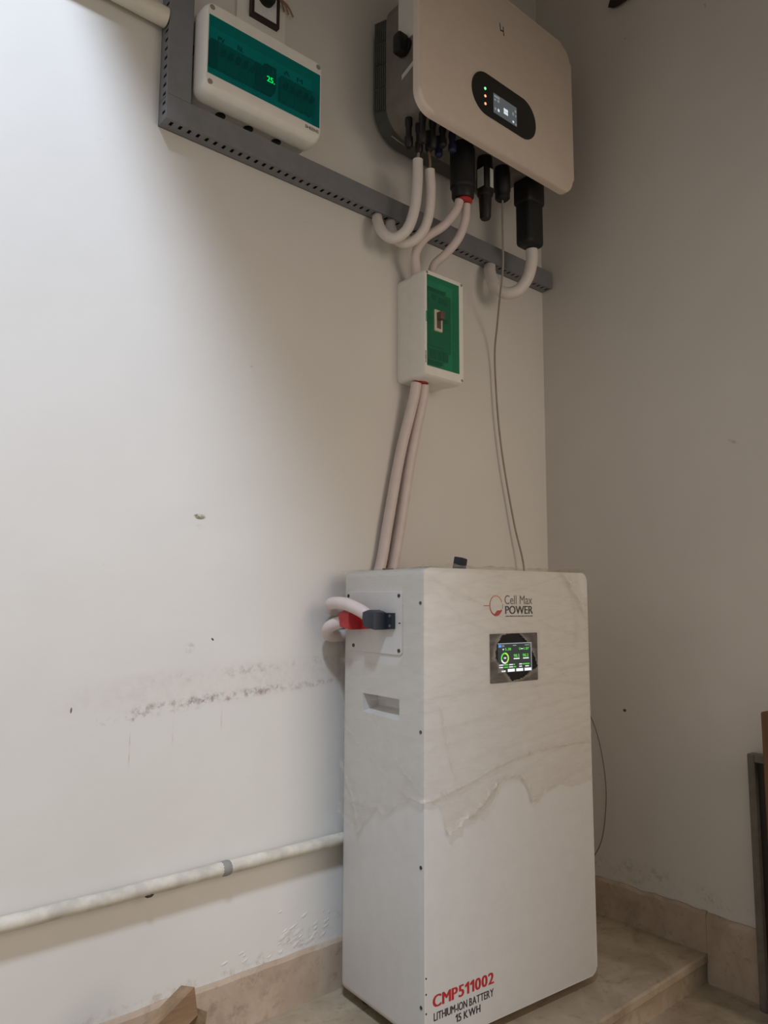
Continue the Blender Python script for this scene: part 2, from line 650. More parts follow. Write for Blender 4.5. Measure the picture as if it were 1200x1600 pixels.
struct(obj('shade_lintel', nbox(-1.565, 0.0, -1.70, -1.55, 1.80, CEIL), 'ceiling'))  # unseen lintel wall behind the camera, added to darken the upper part


def skirting(name, pts_fn, length, height, n, m, thick, seed):
    """worn stone skirting with an uneven, crumbling top edge"""
    rnd = random.Random(seed)
    bm = bmesh.new()
    rows = []
    for i in range(n + 1):
        t = i / n
        h = height + 0.006 * noise.noise(Vector((t * 9, seed, 0))) + 0.003 * noise.noise(Vector((t * 41, seed, 3)))
        th = thick + 0.0015 * noise.noise(Vector((t * 23, seed, 7)))
        a, inn = pts_fn(t * length)
        prof = [(0.0005, 0), (th, 0), (th, h * 0.93), (th * 0.55, h), (0.0005, h)]
        rows.append([bm.verts.new(a + inn * d + Vector((0, 0, z))) for d, z in prof])
    for a, b in zip(rows, rows[1:]):
        for k in range(4):
            bm.faces.new((a[k], a[k + 1], b[k + 1], b[k]))
    bm.faces.new(rows[0])
    bm.faces.new(rows[-1][::-1])
    return struct(obj(name, bm, m))


skirting('baseboard_left', lambda s: (Vector((-2.6 + s, 0, 0)), Vector((0, -1, 0))), 2.592, 0.103, 120, 'skirting', 0.008, 1)
skirting('baseboard_right', lambda s: (Vector((0, -0.001 - s, 0)), Vector((-1, 0, 0))), 0.4455, 0.095, 50, 'skirting', 0.010, 2)
skirting('baseboard_right_lower', lambda s: (Vector((0, -0.447 - s, ZL)), Vector((-1, 0, 0))), 1.5, 0.158, 90, 'skirting', 0.010, 2)


def plaster_flakes():
    bm = bmesh.new()
    rnd = random.Random(5)
    for k in range(38):
        x = -0.80 - abs(rnd.gauss(0, 0.10))
        z = 0.112 + abs(rnd.gauss(0, 0.026))
        rx, rz = rnd.uniform(0.004, 0.016), rnd.uniform(0.002, 0.006)
        n = 7
        c = bm.verts.new((x, -rnd.uniform(0.0006, 0.0014), z))
        ring = []
        for i in range(n):
            a = 2 * math.pi * i / n
            q = rnd.uniform(0.6, 1.2)
            ring.append(bm.verts.new((x + rx * q * math.cos(a), -0.0003, z + rz * q * math.sin(a) + 0.3 * rx * math.cos(a))))
        for i in range(n):
            bm.faces.new((c, ring[i], ring[(i + 1) % n]))
    o = obj('plaster_flakes', bm, 'wall_left')
    o.parent = wl
    o['kind'] = 'stuff'


plaster_flakes()

# ================================================================ battery cabinet
S = 0.975
BW, BD, BH = 0.5045 * S, 0.2922 * S, 0.90 * S
BROT = -0.0759
BZ = 0.0209
bat = thing('battery_cabinet', 'tall white floor-standing lithium battery cabinet with a small lit screen', 'battery',
            (CAM.x + S * (-0.7956 - CAM.x), CAM.y + S * (-0.2937 - CAM.y), 0.0), BROT)
bpy.context.view_layer.update()


def B(name, bm, m, parent=None, **k):
    return obj(name, bm, m, parent or bat, local=True, **k)


FP = 0.016  # front panel thickness
bm = nbox(0.0006, BW - 0.0006, FP - 0.0015, BD, BZ, BZ + BH)
bmesh.ops.bevel(bm, geom=[e for e in bm.edges if not all(v.co.y < FP for v in e.verts)], offset=0.015, segments=4, profile=0.5, affect='EDGES')
body = B('body', bm, 'white_metal', smooth=True)
# hand-hold recess in the side
hz0, hz1 = BZ + 0.592 * S, BZ + 0.634 * S
hy0, hy1 = 0.078 * S, 0.212 * S
cut = bmesh.new()
vs = [cut.verts.new(p) for p in (
    (-0.01, hy0, hz0 - 0.006), (-0.01, hy1, hz0 - 0.001), (-0.01, hy1, hz1), (-0.01, hy0, hz1),
    (0.034, hy0 + 0.006, hz0 + 0.014), (0.034, hy1 - 0.012, hz0 + 0.014), (0.034, hy1 - 0.012, hz1 - 0.002), (0.034, hy0 + 0.006, hz1 - 0.002))]
for f in ((0, 1, 2, 3), (7, 6, 5, 4), (0, 4, 5, 1), (1, 5, 6, 2), (2, 6, 7, 3), (3, 7, 4, 0)):
    cut.faces.new([vs[i] for i in f])
cutout(body, [cut])
front = B('front_panel', nprism(rrect(0, BW, BZ, BZ + BH, 0.016, 6), 0.0, FP - 0.0015, 0.0025, 2), 'white_metal', smooth=True)
for px, py in ((0.05, 0.05), (BW - 0.05, 0.05), (0.05, BD - 0.05), (BW - 0.05, BD - 0.05)):
    B('foot', nlathe([(0.020, 0), (0.022, 0.004), (0.022, 0.014), (0.016, BZ + 0.004)], (px, py, 0)), 'black', smooth=True)
# screws along the front edge of the side and on the front flange
for zz in (0.829, 0.578, 0.325, 0.074):
    B('screw', nlathe([(0.0034, 0.002), (0.0034, -0.0012), (0.0022, -0.0018)], (0, 0.0095, BZ + zz * S), 'x', 10), 'screw')
for zz in (0.10, 0.128, 0.066):
    B('rivet', nlathe([(0.0016, 0.001), (0.0016, -0.0008)], (0.0035, 0.0, BZ + zz * S), 'y', 8), 'screw')

# terminal plate on the side
py0, py1, pz0, pz1 = 0.068 * S, 0.274 * S, BZ + 0.722 * S, BZ + 0.853 * S
plate = B('terminal_plate', nprism(rrect(py0, py1, pz0, pz1, 0.007, 4), -0.0022, 0.001, 0.0008, 1, 'yz'), 'white_metal', smooth=True)
for yy, zz in ((py0 + 0.009, pz0 + 0.009), (py0 + 0.009, pz1 - 0.009), (py1 - 0.030, pz0 + 0.012), (py1 - 0.009, pz1 - 0.009)):
    B('screw', nlathe([(0.0038, 0.0005), (0.0038, -0.0016), (0.0022, -0.0024)], (-0.0022, yy, zz), 'x', 10), 'screw', plate)
B('minus_mark', nbox(-0.0026, -0.002, py0 + 0.004, py0 + 0.010, BZ + 0.786 * S, BZ + 0.7885 * S), 'ink', plate)

# printed lettering on the front
printed('model_lettering', 'CMP511002', 'ink_red', bat, (0.021 * S, 0, BZ + 0.0715 * S), 0.158 * S, 0.0210 * S, 0.042, 0.13)
printed('kind_lettering', 'LITHIUM-ION BATTERY', 'ink', bat, (0.0225 * S, 0, BZ + 0.0475 * S), 0.156 * S, 0.0140 * S, 0.028, 0.11)
printed('capacity_lettering', '15 KWH', 'ink', bat, (0.077 * S, 0, BZ + 0.0285 * S), 0.065 * S, 0.0140 * S, 0.028, 0.11)
text('brand_lettering', 'Cell Max', 'ink_grey', bat, (0.2265 * S, 0, BZ + 0.8265 * S), 0.087 * S, 0.0195 * S, 0.004)
text('brand_lettering', 'POWER', 'ink', bat, (0.2285 * S, 0, BZ + 0.8055 * S), 0.086 * S, 0.0175 * S, 0.030)
# tagline too small to read: a row of tiny dashes
bm = bmesh.new()
xx = 0.229
rnd = random.Random(2)
while xx < 0.312:
    wl_ = rnd.uniform(0.004, 0.011)
    box(bm, xx * S, min(xx + wl_, 0.3135) * S, -0.0003, 0.0005, BZ + 0.7995 * S, BZ + 0.8020 * S)
    xx += wl_ + 0.0016
B('tagline', bm, 'ink_grey')


def arc(cx, cz, ro, ri, a0, a1, y0, y1, n=24, ell=1.0):
    bm = bmesh.new()
    A, Bv, C_, D_ = [], [], [], []
    for i in range(n + 1):
        a = math.radians(a0 + (a1 - a0) * i / n)
        c, s = math.cos(a), math.sin(a)
        ri_ = ri(i / n) if callable(ri) else ri
        A.append(bm.verts.new((cx + ro * c * ell, y0, cz + ro * s)))
        Bv.append(bm.verts.new((cx + ri_ * c * ell, y0, cz + ri_ * s)))
        C_.append(bm.verts.new((cx + ro * c * ell, y1, cz + ro * s)))
        D_.append(bm.verts.new((cx + ri_ * c * ell, y1, cz + ri_ * s)))
    for i in range(n):
        bm.faces.new((A[i], A[i + 1], Bv[i + 1], Bv[i]))
        bm.faces.new((A[i], C_[i], C_[i + 1], A[i + 1]))
        bm.faces.new((Bv[i], Bv[i + 1], D_[i + 1], D_[i]))
    return bm


lx, lz = 0.2005 * S, BZ + 0.8235 * S
B('logo_arc', arc(lx, lz, 0.0215, 0.0197, 20, 120, -0.0004, 0.0004, ell=0.88), 'ink_orange')
B('logo_arc', arc(lx, lz, 0.0215, lambda t: 0.0200 - 0.0016 * t, 120, 250, -0.0004, 0.0004, ell=0.88), 'ink_red')
B('logo_arc', arc(lx, lz, 0.0217, lambda t: 0.0186 - 0.0080 * math.sin(math.pi * min(1, t * 1.05)), 250, 335, -0.0004, 0.0004, ell=0.88), 'ink_red')
B('logo_arc', arc(lx, lz, 0.0215, 0.0205, -18, 12, -0.0004, 0.0004, ell=0.92), 'ink_grey')
B('logo_tick', nbox((0.164) * S, 0.182 * S, -0.0004, 0.0005, lz - 0.0006, lz + 0.0006), 'ink_red')

# screen window: dark glass, lcd with its read-outs
sx0, sx1, sz0, sz1 = 0.180 * S, 0.3265 * S, BZ + 0.6605 * S, BZ + 0.764 * S
bez = B('screen_bezel', nprism(rrect(sx0, sx1, sz0, sz1, 0.002, 2), -0.0016, 0.004, 0.0006, 1), 'black_gloss')
dx0, dx1, dz0, dz1 = 0.202 * S, 0.3055 * S, BZ + 0.6815 * S, BZ + 0.7435 * S
lcd = B('display', nbox(dx0, dx1, -0.0022, -0.0012, dz0, dz1), 'scr_bg', bez)
DW, DH = dx1 - dx0, dz1 - dz0


def R(u0, u1, v0, v1, m, nm='readout_bar'):
    B(nm, nbox(dx0 + u0 * DW, dx0 + u1 * DW, -0.0027, -0.0021, dz0 + v0 * DH, dz0 + v1 * DH), m, lcd)


def TX(s, u, v, wd, ht, m, nm='readout'):
    text(nm, s, m, lcd, (dx0 + u * DW, -0.0023, dz0 + v * DH), wd * DW, ht * DH, 0.012, 0.0003)


R(0.0, 1.0, 0.972, 1.0, 'scr_grey', 'status_line')
R(0.985, 1.0, 0.0, 0.97, 'scr_grey', 'status_line')
R(0.02, 0.09, 0.86, 0.95, 'scr_blue')
TX('Q%', 0.10, 0.865, 0.09, 0.075, 'scr_grey')
R(0.44, 0.54, 0.90, 0.925, 'scr_grey')
R(0.80, 0.92, 0.90, 0.925, 'scr_grey')
TX('v', 0.13, 0.755, 0.05, 0.06, 'scr_white')
TX('5.38', 0.21, 0.75, 0.17, 0.085, 'scr_green')
TX('Q', 0.62, 0.75, 0.05, 0.085, 'scr_green')
R(0.68, 0.74, 0.775, 0.80, 'scr_white')
TX('1.87', 0.77, 0.75, 0.15, 0.085, 'scr_green')
for a0, a1, m in ((-80, 90, 'scr_lime'), (90, 200, 'scr_green'), (200, 280, 'scr_white')):
    bm = arc(dx0 + 0.20 * DW, dz0 + 0.49 * DH, 0.0115, 0.0085, a0, a1, -0.0027, -0.0021)
    B('charge_ring', bm, m, lcd)
TX('98', 0.165, 0.465, 0.07, 0.06, 'scr_white')
TX('98.5', 0.46, 0.51, 0.17, 0.10, 'scr_green')
TX('98.2', 0.73, 0.51, 0.17, 0.10, 'scr_green')
R(0.46, 0.63, 0.44, 0.475, 'scr_white')
R(0.74, 0.91, 0.44, 0.475, 'scr_white')
for (u0, u1, v, m) in ((0.03, 0.15, 0.245, 'scr_white'), (0.17, 0.29, 0.245, 'scr_green'), (0.32, 0.43, 0.245, 'scr_white'), (0.45, 0.49, 0.245, 'scr_green'),
                       (0.62, 0.70, 0.245, 'scr_white'), (0.72, 0.93, 0.245, 'scr_green'), (0.03, 0.14, 0.165, 'scr_white'), (0.17, 0.29, 0.165, 'scr_green'),
                       (0.32, 0.43, 0.165, 'scr_white'), (0.45, 0.52, 0.165, 'scr_green'), (0.62, 0.70, 0.165, 'scr_white'), (0.80, 0.91, 0.165, 'scr_white')):
    R(u0, u1, v, v + 0.032, m)
R(0.10, 0.21, 0.025, 0.075, 'scr_white', 'button')
for u in (0.28, 0.53, 0.78):
    R(u, u + 0.20, 0.02, 0.115, 'scr_white', 'button')

# socket on the cabinet roof and the little rating mark at its rear edge
rp = B('roof_plug', nprism(rrect(-0.013, 0.013, -0.013, 0.017, 0.003, 2), -0.011, 0.011, 0.003, 2), 'navy', smooth=True)
rp.location = (0.236, 0.155, BZ + BH + 0.017)
rp.rotation_euler = (0.15, 0.10, 0.35)
B('roof_mark', nbox(0.030, 0.052, 0.165, 0.176, BZ + BH - 0.0005, BZ + BH + 0.004), 'ink')


# battery plugs: right-angle quick connectors and the cables that come out of them
def to_world(p):
    return bat.matrix_world @ Vector(p)


def plug(name, m, yb, zb, parent):
    """right-angle plug standing on the side plate; yb is the flange end nearest the front"""
    bm = bmesh.new()
    prof = [(yb, zb - 0.016), (yb + 0.030, zb - 0.018), (yb + 0.056, zb - 0.012), (yb + 0.062, zb + 0.002), (yb + 0.060, zb + 0.018), (yb + 0.044, zb + 0.020), (yb + 0.030, zb + 0.016), (yb, zb + 0.016)]
    prism(bm, prof, -0.010, -0.0022, 0.0, 1, 'yz')
    prof2 = [(yb + 0.022, zb - 0.018), (yb + 0.056, zb - 0.014), (yb + 0.064, zb + 0.000), (yb + 0.062, zb + 0.018), (yb + 0.044, zb + 0.022), (yb + 0.022, zb + 0.017)]
    prism(bm, prof2, -0.042, -0.010, 0.005, 2, 'yz')
    for v in bm.verts:
        v.co = to_world(v.co)
    return obj(name, bm, m, parent, smooth=True)


cr = 0.0135
# (from breaker box down behind the cabinet, round its rear edge and into the plug)
cabA = thing('battery_cable', 'pinkish white battery cable running from breaker box to the black plug', 'cable', (-0.585, -0.045, 1.38), group='battery cables')
plA = plug('plug', 'navy', 0.090 * S, BZ + 0.7915 * S, cabA)
plA['label'] = 'dark angled battery plug with two screws'
endA = to_world((-0.026, 0.148, BZ + 0.800 * S))
pts = [(-0.580, -0.044, 1.3757), (-0.585, -0.038, 1.33), (-0.615, -0.022, 1.19), (-0.652, -0.020, 1.02), (-0.674, -0.0185, 0.915), (-0.705, -0.0185, 0.85), (-0.765, -0.019, 0.822)]
pts += [tuple(to_world((-0.018, BD + 0.010, BZ + 0.812 * S))), tuple(to_world((-0.044, 0.262, BZ + 0.826 * S))), tuple(to_world((-0.046, 0.205, BZ + 0.826 * S))), tuple(to_world((-0.034, 0.165, BZ + 0.812 * S))), tuple(endA)]
obj('sheath', ntube(pts, cr, 14), 'sheath_pink', cabA, smooth=True)
cabB = thing('battery_cable', 'pinkish white battery cable running from breaker box to the red plug', 'cable', (-0.55, -0.045, 1.38), group='battery cables')
plB = plug('plug', 'red', 0.182 * S, BZ + 0.789 * S, cabB)
plB['label'] = 'red angled battery plug'
pts = [(-0.553, -0.044, 1.3757), (-0.555, -0.038, 1.33), (-0.580, -0.024, 1.19), (-0.612, -0.021, 1.02), (-0.634, -0.0185, 0.915), (-0.660, -0.0185, 0.82), (-0.735, -0.0185, 0.765)]
pts += [tuple(to_world((-0.004, BD + 0.0185, BZ + 0.752 * S))), tuple(to_world((-0.034, BD + 0.006, BZ + 0.758 * S))), tuple(to_world((-0.044, 0.268, BZ + 0.775 * S))), tuple(to_world((-0.028, 0.235, BZ + 0.789 * S)))]
obj('sheath', ntube(pts, cr, 14), 'sheath_pink', cabB, smooth=True)
for (cb, yb, zb) in ((cabA, 0.090 * S, BZ + 0.7915 * S), (cabB, 0.182 * S, BZ + 0.789 * S)):
    for dz in (-0.010, 0.010):
        bm = nlathe([(0.0030, 0.001), (0.0030, -0.0012)], (-0.010, yb + 0.008, zb + dz), 'x', 10)
        for v in bm.verts:
            v.co = to_world(v.co)
        obj('plug_screw', bm, 'screw_light', cb)


# ---------------------------------------------------------------- stretch film round the upper half of the cabinet
def seg_dist(p, a, b):
    ax, az = a
    bx_, bz_ = b
    dx, dz = bx_ - ax, bz_ - az
    t = max(0, min(1, ((p[0] - ax) * dx + (p[1] - az) * dz) / (dx * dx + dz * dz)))
    return math.hypot(p[0] - ax - t * dx, p[1] - az - t * dz)


def interp(tab, x):
    if x <= tab[0][0]:
        return tab[0][1]
    for (a, va), (b, vb) in zip(tab, tab[1:]):
        if x <= b:
            t = (x - a) / (b - a)
            t = t * t * (3 - 2 * t)
            return va + (vb - va) * t
    return tab[-1][1]


def make_film():
    # s runs: -BD (rear of left side) .. 0 (front left edge) .. BW (front right edge) .. BW+0.12
    LOW = [(-0.285, 0.365), (-0.255, 0.350), (-0.22, 0.335), (-0.19, 0.372), (-0.15, 0.405), (-0.12, 0.398), (-0.08, 0.425), (-0.03, 0.447), (0.0, 0.447),
           (0.035, 0.440), (0.048, 0.400), (0.056, 0.378), (0.075, 0.385), (0.105, 0.405), (0.135, 0.395), (0.165, 0.392), (0.185, 0.420), (0.20, 0.452), (0.225, 0.462),
           (0.262, 0.460), (0.285, 0.435), (0.296, 0.405), (0.315, 0.400), (0.345, 0.420), (0.39, 0.428), (0.44, 0.418), (0.49, 0.424), (0.56, 0.43), (0.65, 0.42)]
    RIDGES = [  # polyline (s, z), height, width, extra thickness
        ([(0.000, 0.448), (0.060, 0.458), (0.115, 0.470), (0.180, 0.488), (0.245, 0.503), (0.330, 0.512), (0.492, 0.516)], 0.0045, 0.0055, 0.22),
        ([(0.058, 0.380), (0.085, 0.392), (0.120, 0.410), (0.150, 0.425), (0.185, 0.455)], 0.0055, 0.010, 0.26),
        ([(0.040, 0.625), (0.055, 0.560), (0.068, 0.510), (0.082, 0.480), (0.085, 0.460)], 0.0035, 0.0028, 0.16),
        ([(0.405, 0.905), (0.440, 0.870), (0.470, 0.835), (0.492, 0.800)], 0.0055, 0.008, 0.22),
        ([(0.440, 0.880), (0.455, 0.820), (0.462, 0.770), (0.455, 0.730)], 0.0025, 0.008, 0.12),
        ([(0.185, 0.455), (0.205, 0.470), (0.265, 0.468), (0.288, 0.440), (0.298, 0.410)], 0.0030, 0.006, 0.18),
        ([(0.300, 0.410), (0.350, 0.428), (0.420, 0.445), (0.492, 0.470)], 0.0020, 0.006, 0.10),
        ([(-0.17, 0.600), (-0.12, 0.540), (-0.05, 0.490), (0.0, 0.462)], 0.0022, 0.0035, 0.12),
        ([(-0.28, 0.560), (-0.15, 0.490), (-0.05, 0.452), (0.0, 0.448)], 0.0022, 0.004, 0.12),
        ([(-0.285, 0.470), (-0.24, 0.410), (-0.215, 0.345)], 0.0040, 0.008, 0.16),
        ([(-0.285, 0.400), (-0.20, 0.405), (-0.13, 0.402)], 0.0030, 0.008, 0.10),
        ([(0.00, 0.640), (0.10, 0.655), (0.25, 0.648), (0.40, 0.655), (0.492, 0.640)], 0.0022, 0.005, 0.10),
        ([(0.00, 0.580), (0.10, 0.590), (0.28, 0.60), (0.492, 0.618)], 0.0016, 0.004, 0.07),
        ([(0.00, 0.890), (0.08, 0.855), (0.18, 0.82), (0.24, 0.79)], 0.0016, 0.004, 0.08),
        ([(0.02, 0.86), (0.10, 0.80), (0.17, 0.77)], 0.0014, 0.003, 0.06),
        ([(0.32, 0.80), (0.38, 0.77), (0.45, 0.76), (0.492, 0.74)], 0.0018, 0.004, 0.08),
        ([(0.34, 0.70), (0.40, 0.68), (0.492, 0.69)], 0.0016, 0.004, 0.08),
        ([(0.492, 0.560), (0.40, 0.545), (0.28, 0.535), (0.14, 0.520)], 0.0014, 0.004, 0.06),
    ]
    NS, NZ, NT_ = 300, 200, 10
    smin, smax = -0.288, BW + 0.14
    ztop = BH / S
    bm = bmesh.new()
    lay = bm.verts.layers.float.new('thick')
    RC = 0.006

    def place(s, d, zz):
        """point on the wrap at arc position s, distance d off the cabinet"""
        if s < -RC:
            return Vector((-d, -s, zz))
        if s < RC:
            a = (s + RC) / (2 * RC) * math.pi / 2
            return Vector((RC - (RC + d) * math.cos(a), RC - (RC + d) * math.sin(a), zz))
        if s < BW - RC:
            return Vector((s, -d, zz))
        if s < BW + RC:
            a = (s - BW + RC) / (2 * RC) * math.pi / 2
            return Vector((BW - RC + (RC + d) * math.sin(a), RC - (RC + d) * math.cos(a), zz))
        return Vector((BW + d, s - BW, zz))

    # torn openings: round the screen, round the terminal plate and the hand hold
    scr = [(0.196, 0.742), (0.212, 0.762), (0.262, 0.765), (0.292, 0.742), (0.312, 0.712), (0.322, 0.690), (0.300, 0.682), (0.272, 0.668), (0.240, 0.664), (0.212, 0.690), (0.190, 0.712)]
    plt = [(-0.062, 0.860), (-0.200, 0.868), (-0.291, 0.845), (-0.291, 0.735), (-0.270, 0.705), (-0.180, 0.700), (-0.085, 0.702), (-0.062, 0.730), (-0.066, 0.80)]
    corner = [(0.462, 0.93), (0.475, 0.868), (0.492, 0.842), (0.52, 0.85), (0.52, 0.93)]

    def inside(p, poly):
        r = False
        j = len(poly) - 1
        for i in range(len(poly)):
            a, b = poly[i], poly[j]
            if (a[1] > p[1]) != (b[1] > p[1]) and p[0] < (b[0] - a[0]) * (p[1] - a[1]) / (b[1] - a[1]) + a[0]:
                r = not r
            j = i
        return r

    def edge_d(p, poly):
        return min(seg_dist(p, poly[i], poly[(i + 1) % len(poly)]) for i in range(len(poly)))

    grid = []
    for i in range(NS + 1):
        s = smin + (smax - smin) * i / NS
        su = s / S
        low = interp(LOW, su) + 0.006 * noise.noise(Vector((su * 60, 1, 0))) + 0.003 * noise.noise(Vector((su * 170, 5, 0)))
        col = []
        for j in range(NZ + 1):
            z = low + (ztop - low) * (j / NZ)
            p = (su, z)
            d = 0.0022
            # tension creases: long thin ridges, nearly level and slightly fanned
            q = Vector((su * 3.0 + 0.25 * z, z * 26 - su * 5.0, 0))
            q2 = Vector((su * 5.0, z * 55 + su * 14.0, 9))
            c = 1 - abs(noise.noise(q)) * 2.2
            c2 = 1 - abs(noise.noise(q2)) * 2.4
            d += 0.0011 * max(0, c) ** 3 + 0.0007 * max(0, c2) ** 3
            th = 0.03 + 0.10 * max(0, c) ** 8 + 0.05 * max(0, c2) ** 6
            for poly, hgt, wid, tk in RIDGES:
                md = min(seg_dist(p, a, b) for a, b in zip(poly, poly[1:])) if abs(su - poly[0][0]) < 0.6 else 1
                if md < 4 * wid:
                    wob = 0.75 + 0.5 * noise.noise(Vector((su * 70, z * 70, 2)))
                    g = math.exp(-(md / wid) ** 2) * wob
                    d += hgt * 1.25 * g
                    th += tk * 1.5 * g
            # bunched hem
            e = (z - low)
            g = math.exp(-(e / 0.012) ** 2)
            d += g * (0.0018 + 0.0022 * noise.noise(Vector((su * 90, z * 90, 4))))
            th += 0.12 * g
            hem = math.exp(-(e / 0.05) ** 2)
            th += 0.06 * hem * (0.5 + noise.noise(Vector((su * 40, z * 60, 8))))
            es = edge_d(p, scr)
            g = math.exp(-(es / 0.006) ** 2)
            d += 0.002 * g
            th += 0.16 * g
            if 0.175 < su < 0.335 and 0.655 < z < 0.77:
                th += 0.10 + 0.12 * max(0, noise.noise(Vector((su * 60 + z * 40, z * 30, 3))))
                d += 0.0010
            g = math.exp(-(edge_d(p, plt) / 0.005) ** 2)
            th += 0.08 * g
            d += 0.001 * g
            v = bm.verts.new(place(s, max(0.0012, d), BZ + z * S))
            v[lay] = max(0.0, min(0.8, th))
            col.append((v, p))
        # turned over on to the roof, loosely crumpled
        base_n = Vector((0, 1, 0)) if RC <= s <= BW - RC else (Vector((1, 0, 0)) if s < RC else Vector((-1, 0, 0)))
        if s > BW - RC:
            base_n = Vector((-1, 0, 0))
        for k in range(1, NT_ + 1):
            t = k / NT_
            b0 = place(s, 0.002, BZ + BH)
            inw = 0.060 * t
            hgt = 0.002 + 0.010 * math.sin(math.pi * min(1, t * 1.2)) * (0.35 + 0.65 * abs(noise.noise(Vector((su * 28, t * 3, 6)))) * 1.6)
            if s < 0.02:
                hgt *= 0.35
            lim = b0 + base_n * inw
            v = bm.verts.new((lim.x, lim.y, BZ + BH + hgt))
            v[lay] = 0.14 + 0.2 * abs(noise.noise(Vector((su * 50, t * 5, 1))))
            col.append((v, (su, 0.95 + 0.01 * k)))
        grid.append(col)
    for i in range(NS):
        for j in range(len(grid[0]) - 1):
            q = [grid[i][j], grid[i + 1][j], grid[i + 1][j + 1], grid[i][j + 1]]
            cp = (sum(c[1][0] for c in q) / 4, sum(c[1][1] for c in q) / 4)
            if inside(cp, scr) or inside(cp, plt) or (inside(cp, corner)):
                continue
            # small torn holes near the hem
            bm.faces.new([c[0] for c in q])
    loose = [v for v in bm.verts if not v.link_faces]
    bmesh.ops.delete(bm, geom=loose, context='VERTS')
    for v in bm.verts:
        v.co = to_world(v.co)
    o = obj('stretch_film', bm, 'film', origin=to_world((BW / 2, BD / 2, BZ + 0.4)), smooth=True)
    for p in o.data.polygons:
        p.use_smooth = True
    tag(o, 'crinkled clear plastic wrap round the upper half of the battery cabinet', 'plastic wrap')


make_film()

# ================================================================ inverter
inv = thing('inverter', 'large white wall-mounted solar inverter with black oval display panel', 'inverter', (-0.46, 0.0, 1.935))
IX0, IX1, IZ0, IZ1, IY = -0.748, -0.157, 1.948, 2.388, -0.235
obj('front_cover', nprism(rrect(IX0, IX1, IZ0, IZ1, 0.048, 8), IY, IY + 0.022, 0.008, 3), 'white_inv', inv, smooth=True)
# cast body with rounded lower corners
bx0, bx1, bz0, bz1 = -0.700, -0.215, 1.992, 2.352
obj('body', nprism(rrect(bx0, bx1, bz0, bz1, 0.070, 8), IY + 0.022, -0.062, 0.0), 'alu', inv, smooth=True)
hs = obj('heat_sink', nprism(rrect(bx0 + 0.002, bx1 - 0.002, bz0 + 0.004, bz1 - 0.004, 0.085, 8), -0.062, -0.012, 0.0), 'alu_dark', inv, smooth=True)
# side grille: upright bars in four tiers over the heat sink
for tier in range(4):
    z1 = bz1 - 0.045 - tier * 0.062
    for k in range(6):
        y = -0.018 - k * 0.0075
        dz = 0.012 * (k / 5)
        obj('grille_bar', nbox(bx0 - 0.001, bx0 + 0.010, y - 0.0042, y, z1 - 0.056 - dz, z1 - dz), 'alu_dark', hs, origin=inv.location)
# bracket holding it off the wall
obj('wall_bracket', nbox(-0.62, -0.30, -0.012, -0.0005, 2.10, 2.30, 0.001, 1), 'alu', inv)
# rotary isolator on the side
obj('isolator_seat', nlathe([(0.022, 0.0), (0.022, -0.006), (0.018, -0.008)], (bx0, -0.135, 2.172), 'x', 20), 'black', inv, smooth=True)
obj('isolator_knob', nprism(rrect(-0.149, -0.121, 2.146, 2.198, 0.008, 4), bx0 - 0.030, bx0 - 0.006, 0.003, 2, 'yz'), 'black', inv, smooth=True)
obj('rating_sticker', nprism([(-0.122, 2.095), (-0.168, 2.112), (-0.168, 2.124), (-0.122, 2.107)], bx0 - 0.0008, bx0 + 0.0005, 0, 1, 'yz'), 'label_white', inv)
obj('upper_side_panel', nbox(bx0 - 0.003, bx0 + 0.001, -0.195, -0.110, 2.19, 2.33, 0.002, 1), 'abs_white', inv)
# display
pan = obj('display_panel', nprism(rrect(-0.574, -0.327, 2.0245, 2.1355, 0.0545, 12), IY - 0.0022, IY + 0.004, 0.0008, 1), 'black_gloss', inv, smooth=True)
for z, m in ((2.092, 'led_green'), (2.072, 'led_orange'), (2.0515, 'led_orange')):
    obj('status_light', nlathe([(0.0034, 0.001), (0.0034, -0.0009), (0.002, -0.0014)], (-0.527, IY - 0.0022, z), 'y', 12), m, pan, origin=inv.location)
scr = obj('screen', nbox(-0.4965, -0.4065, IY - 0.0028, IY - 0.0018, 2.043, 2.0955), 'lcd_grey', pan, origin=inv.location)
for (a, b, c, d, m) in ((-0.458, -0.442, 2.057, 2.072, 'lcd_white'), (-0.494, -0.474, 2.086, 2.091, 'lcd_soft'), (-0.494, -0.487, 2.077, 2.081, 'lcd_soft'),
                        (-0.482, -0.475, 2.077, 2.083, 'lcd_soft'), (-0.493, -0.487, 2.052, 2.058, 'lcd_soft'), (-0.481, -0.475, 2.052, 2.059, 'lcd_white'),
                        (-0.424, -0.419, 2.068, 2.076, 'lcd_soft'), (-0.414, -0.409, 2.080, 2.086, 'lcd_soft'), (-0.413, -0.409, 2.068, 2.073, 'lcd_soft'),
                        (-0.424, -0.418, 2.048, 2.053, 'lcd_white'), (-0.413, -0.409, 2.045, 2.050, 'lcd_soft'), (-0.466, -0.434, 2.063, 2.0645, 'lcd_grey')):
    obj('screen_icon', nbox(a, b, IY - 0.0032, IY - 0.0026, c, d), m, pan, origin=inv.location)
# maker's mark: two leaning strokes joined by a bar
bm = bmesh.new()
prism(bm, [(-0.4665, 2.304), (-0.4640, 2.304), (-0.4605, 2.283), (-0.4630, 2.283)], IY - 0.0006, IY + 0.001)
prism(bm, [(-0.4535, 2.300), (-0.4510, 2.300), (-0.4485, 2.276), (-0.4510, 2.276)], IY - 0.0006, IY + 0.001)
prism(bm, [(-0.4630, 2.287), (-0.4510, 2.289), (-0.4510, 2.286), (-0.4630, 2.284)], IY - 0.0006, IY + 0.001)
obj('maker_mark', bm, 'ink', inv)

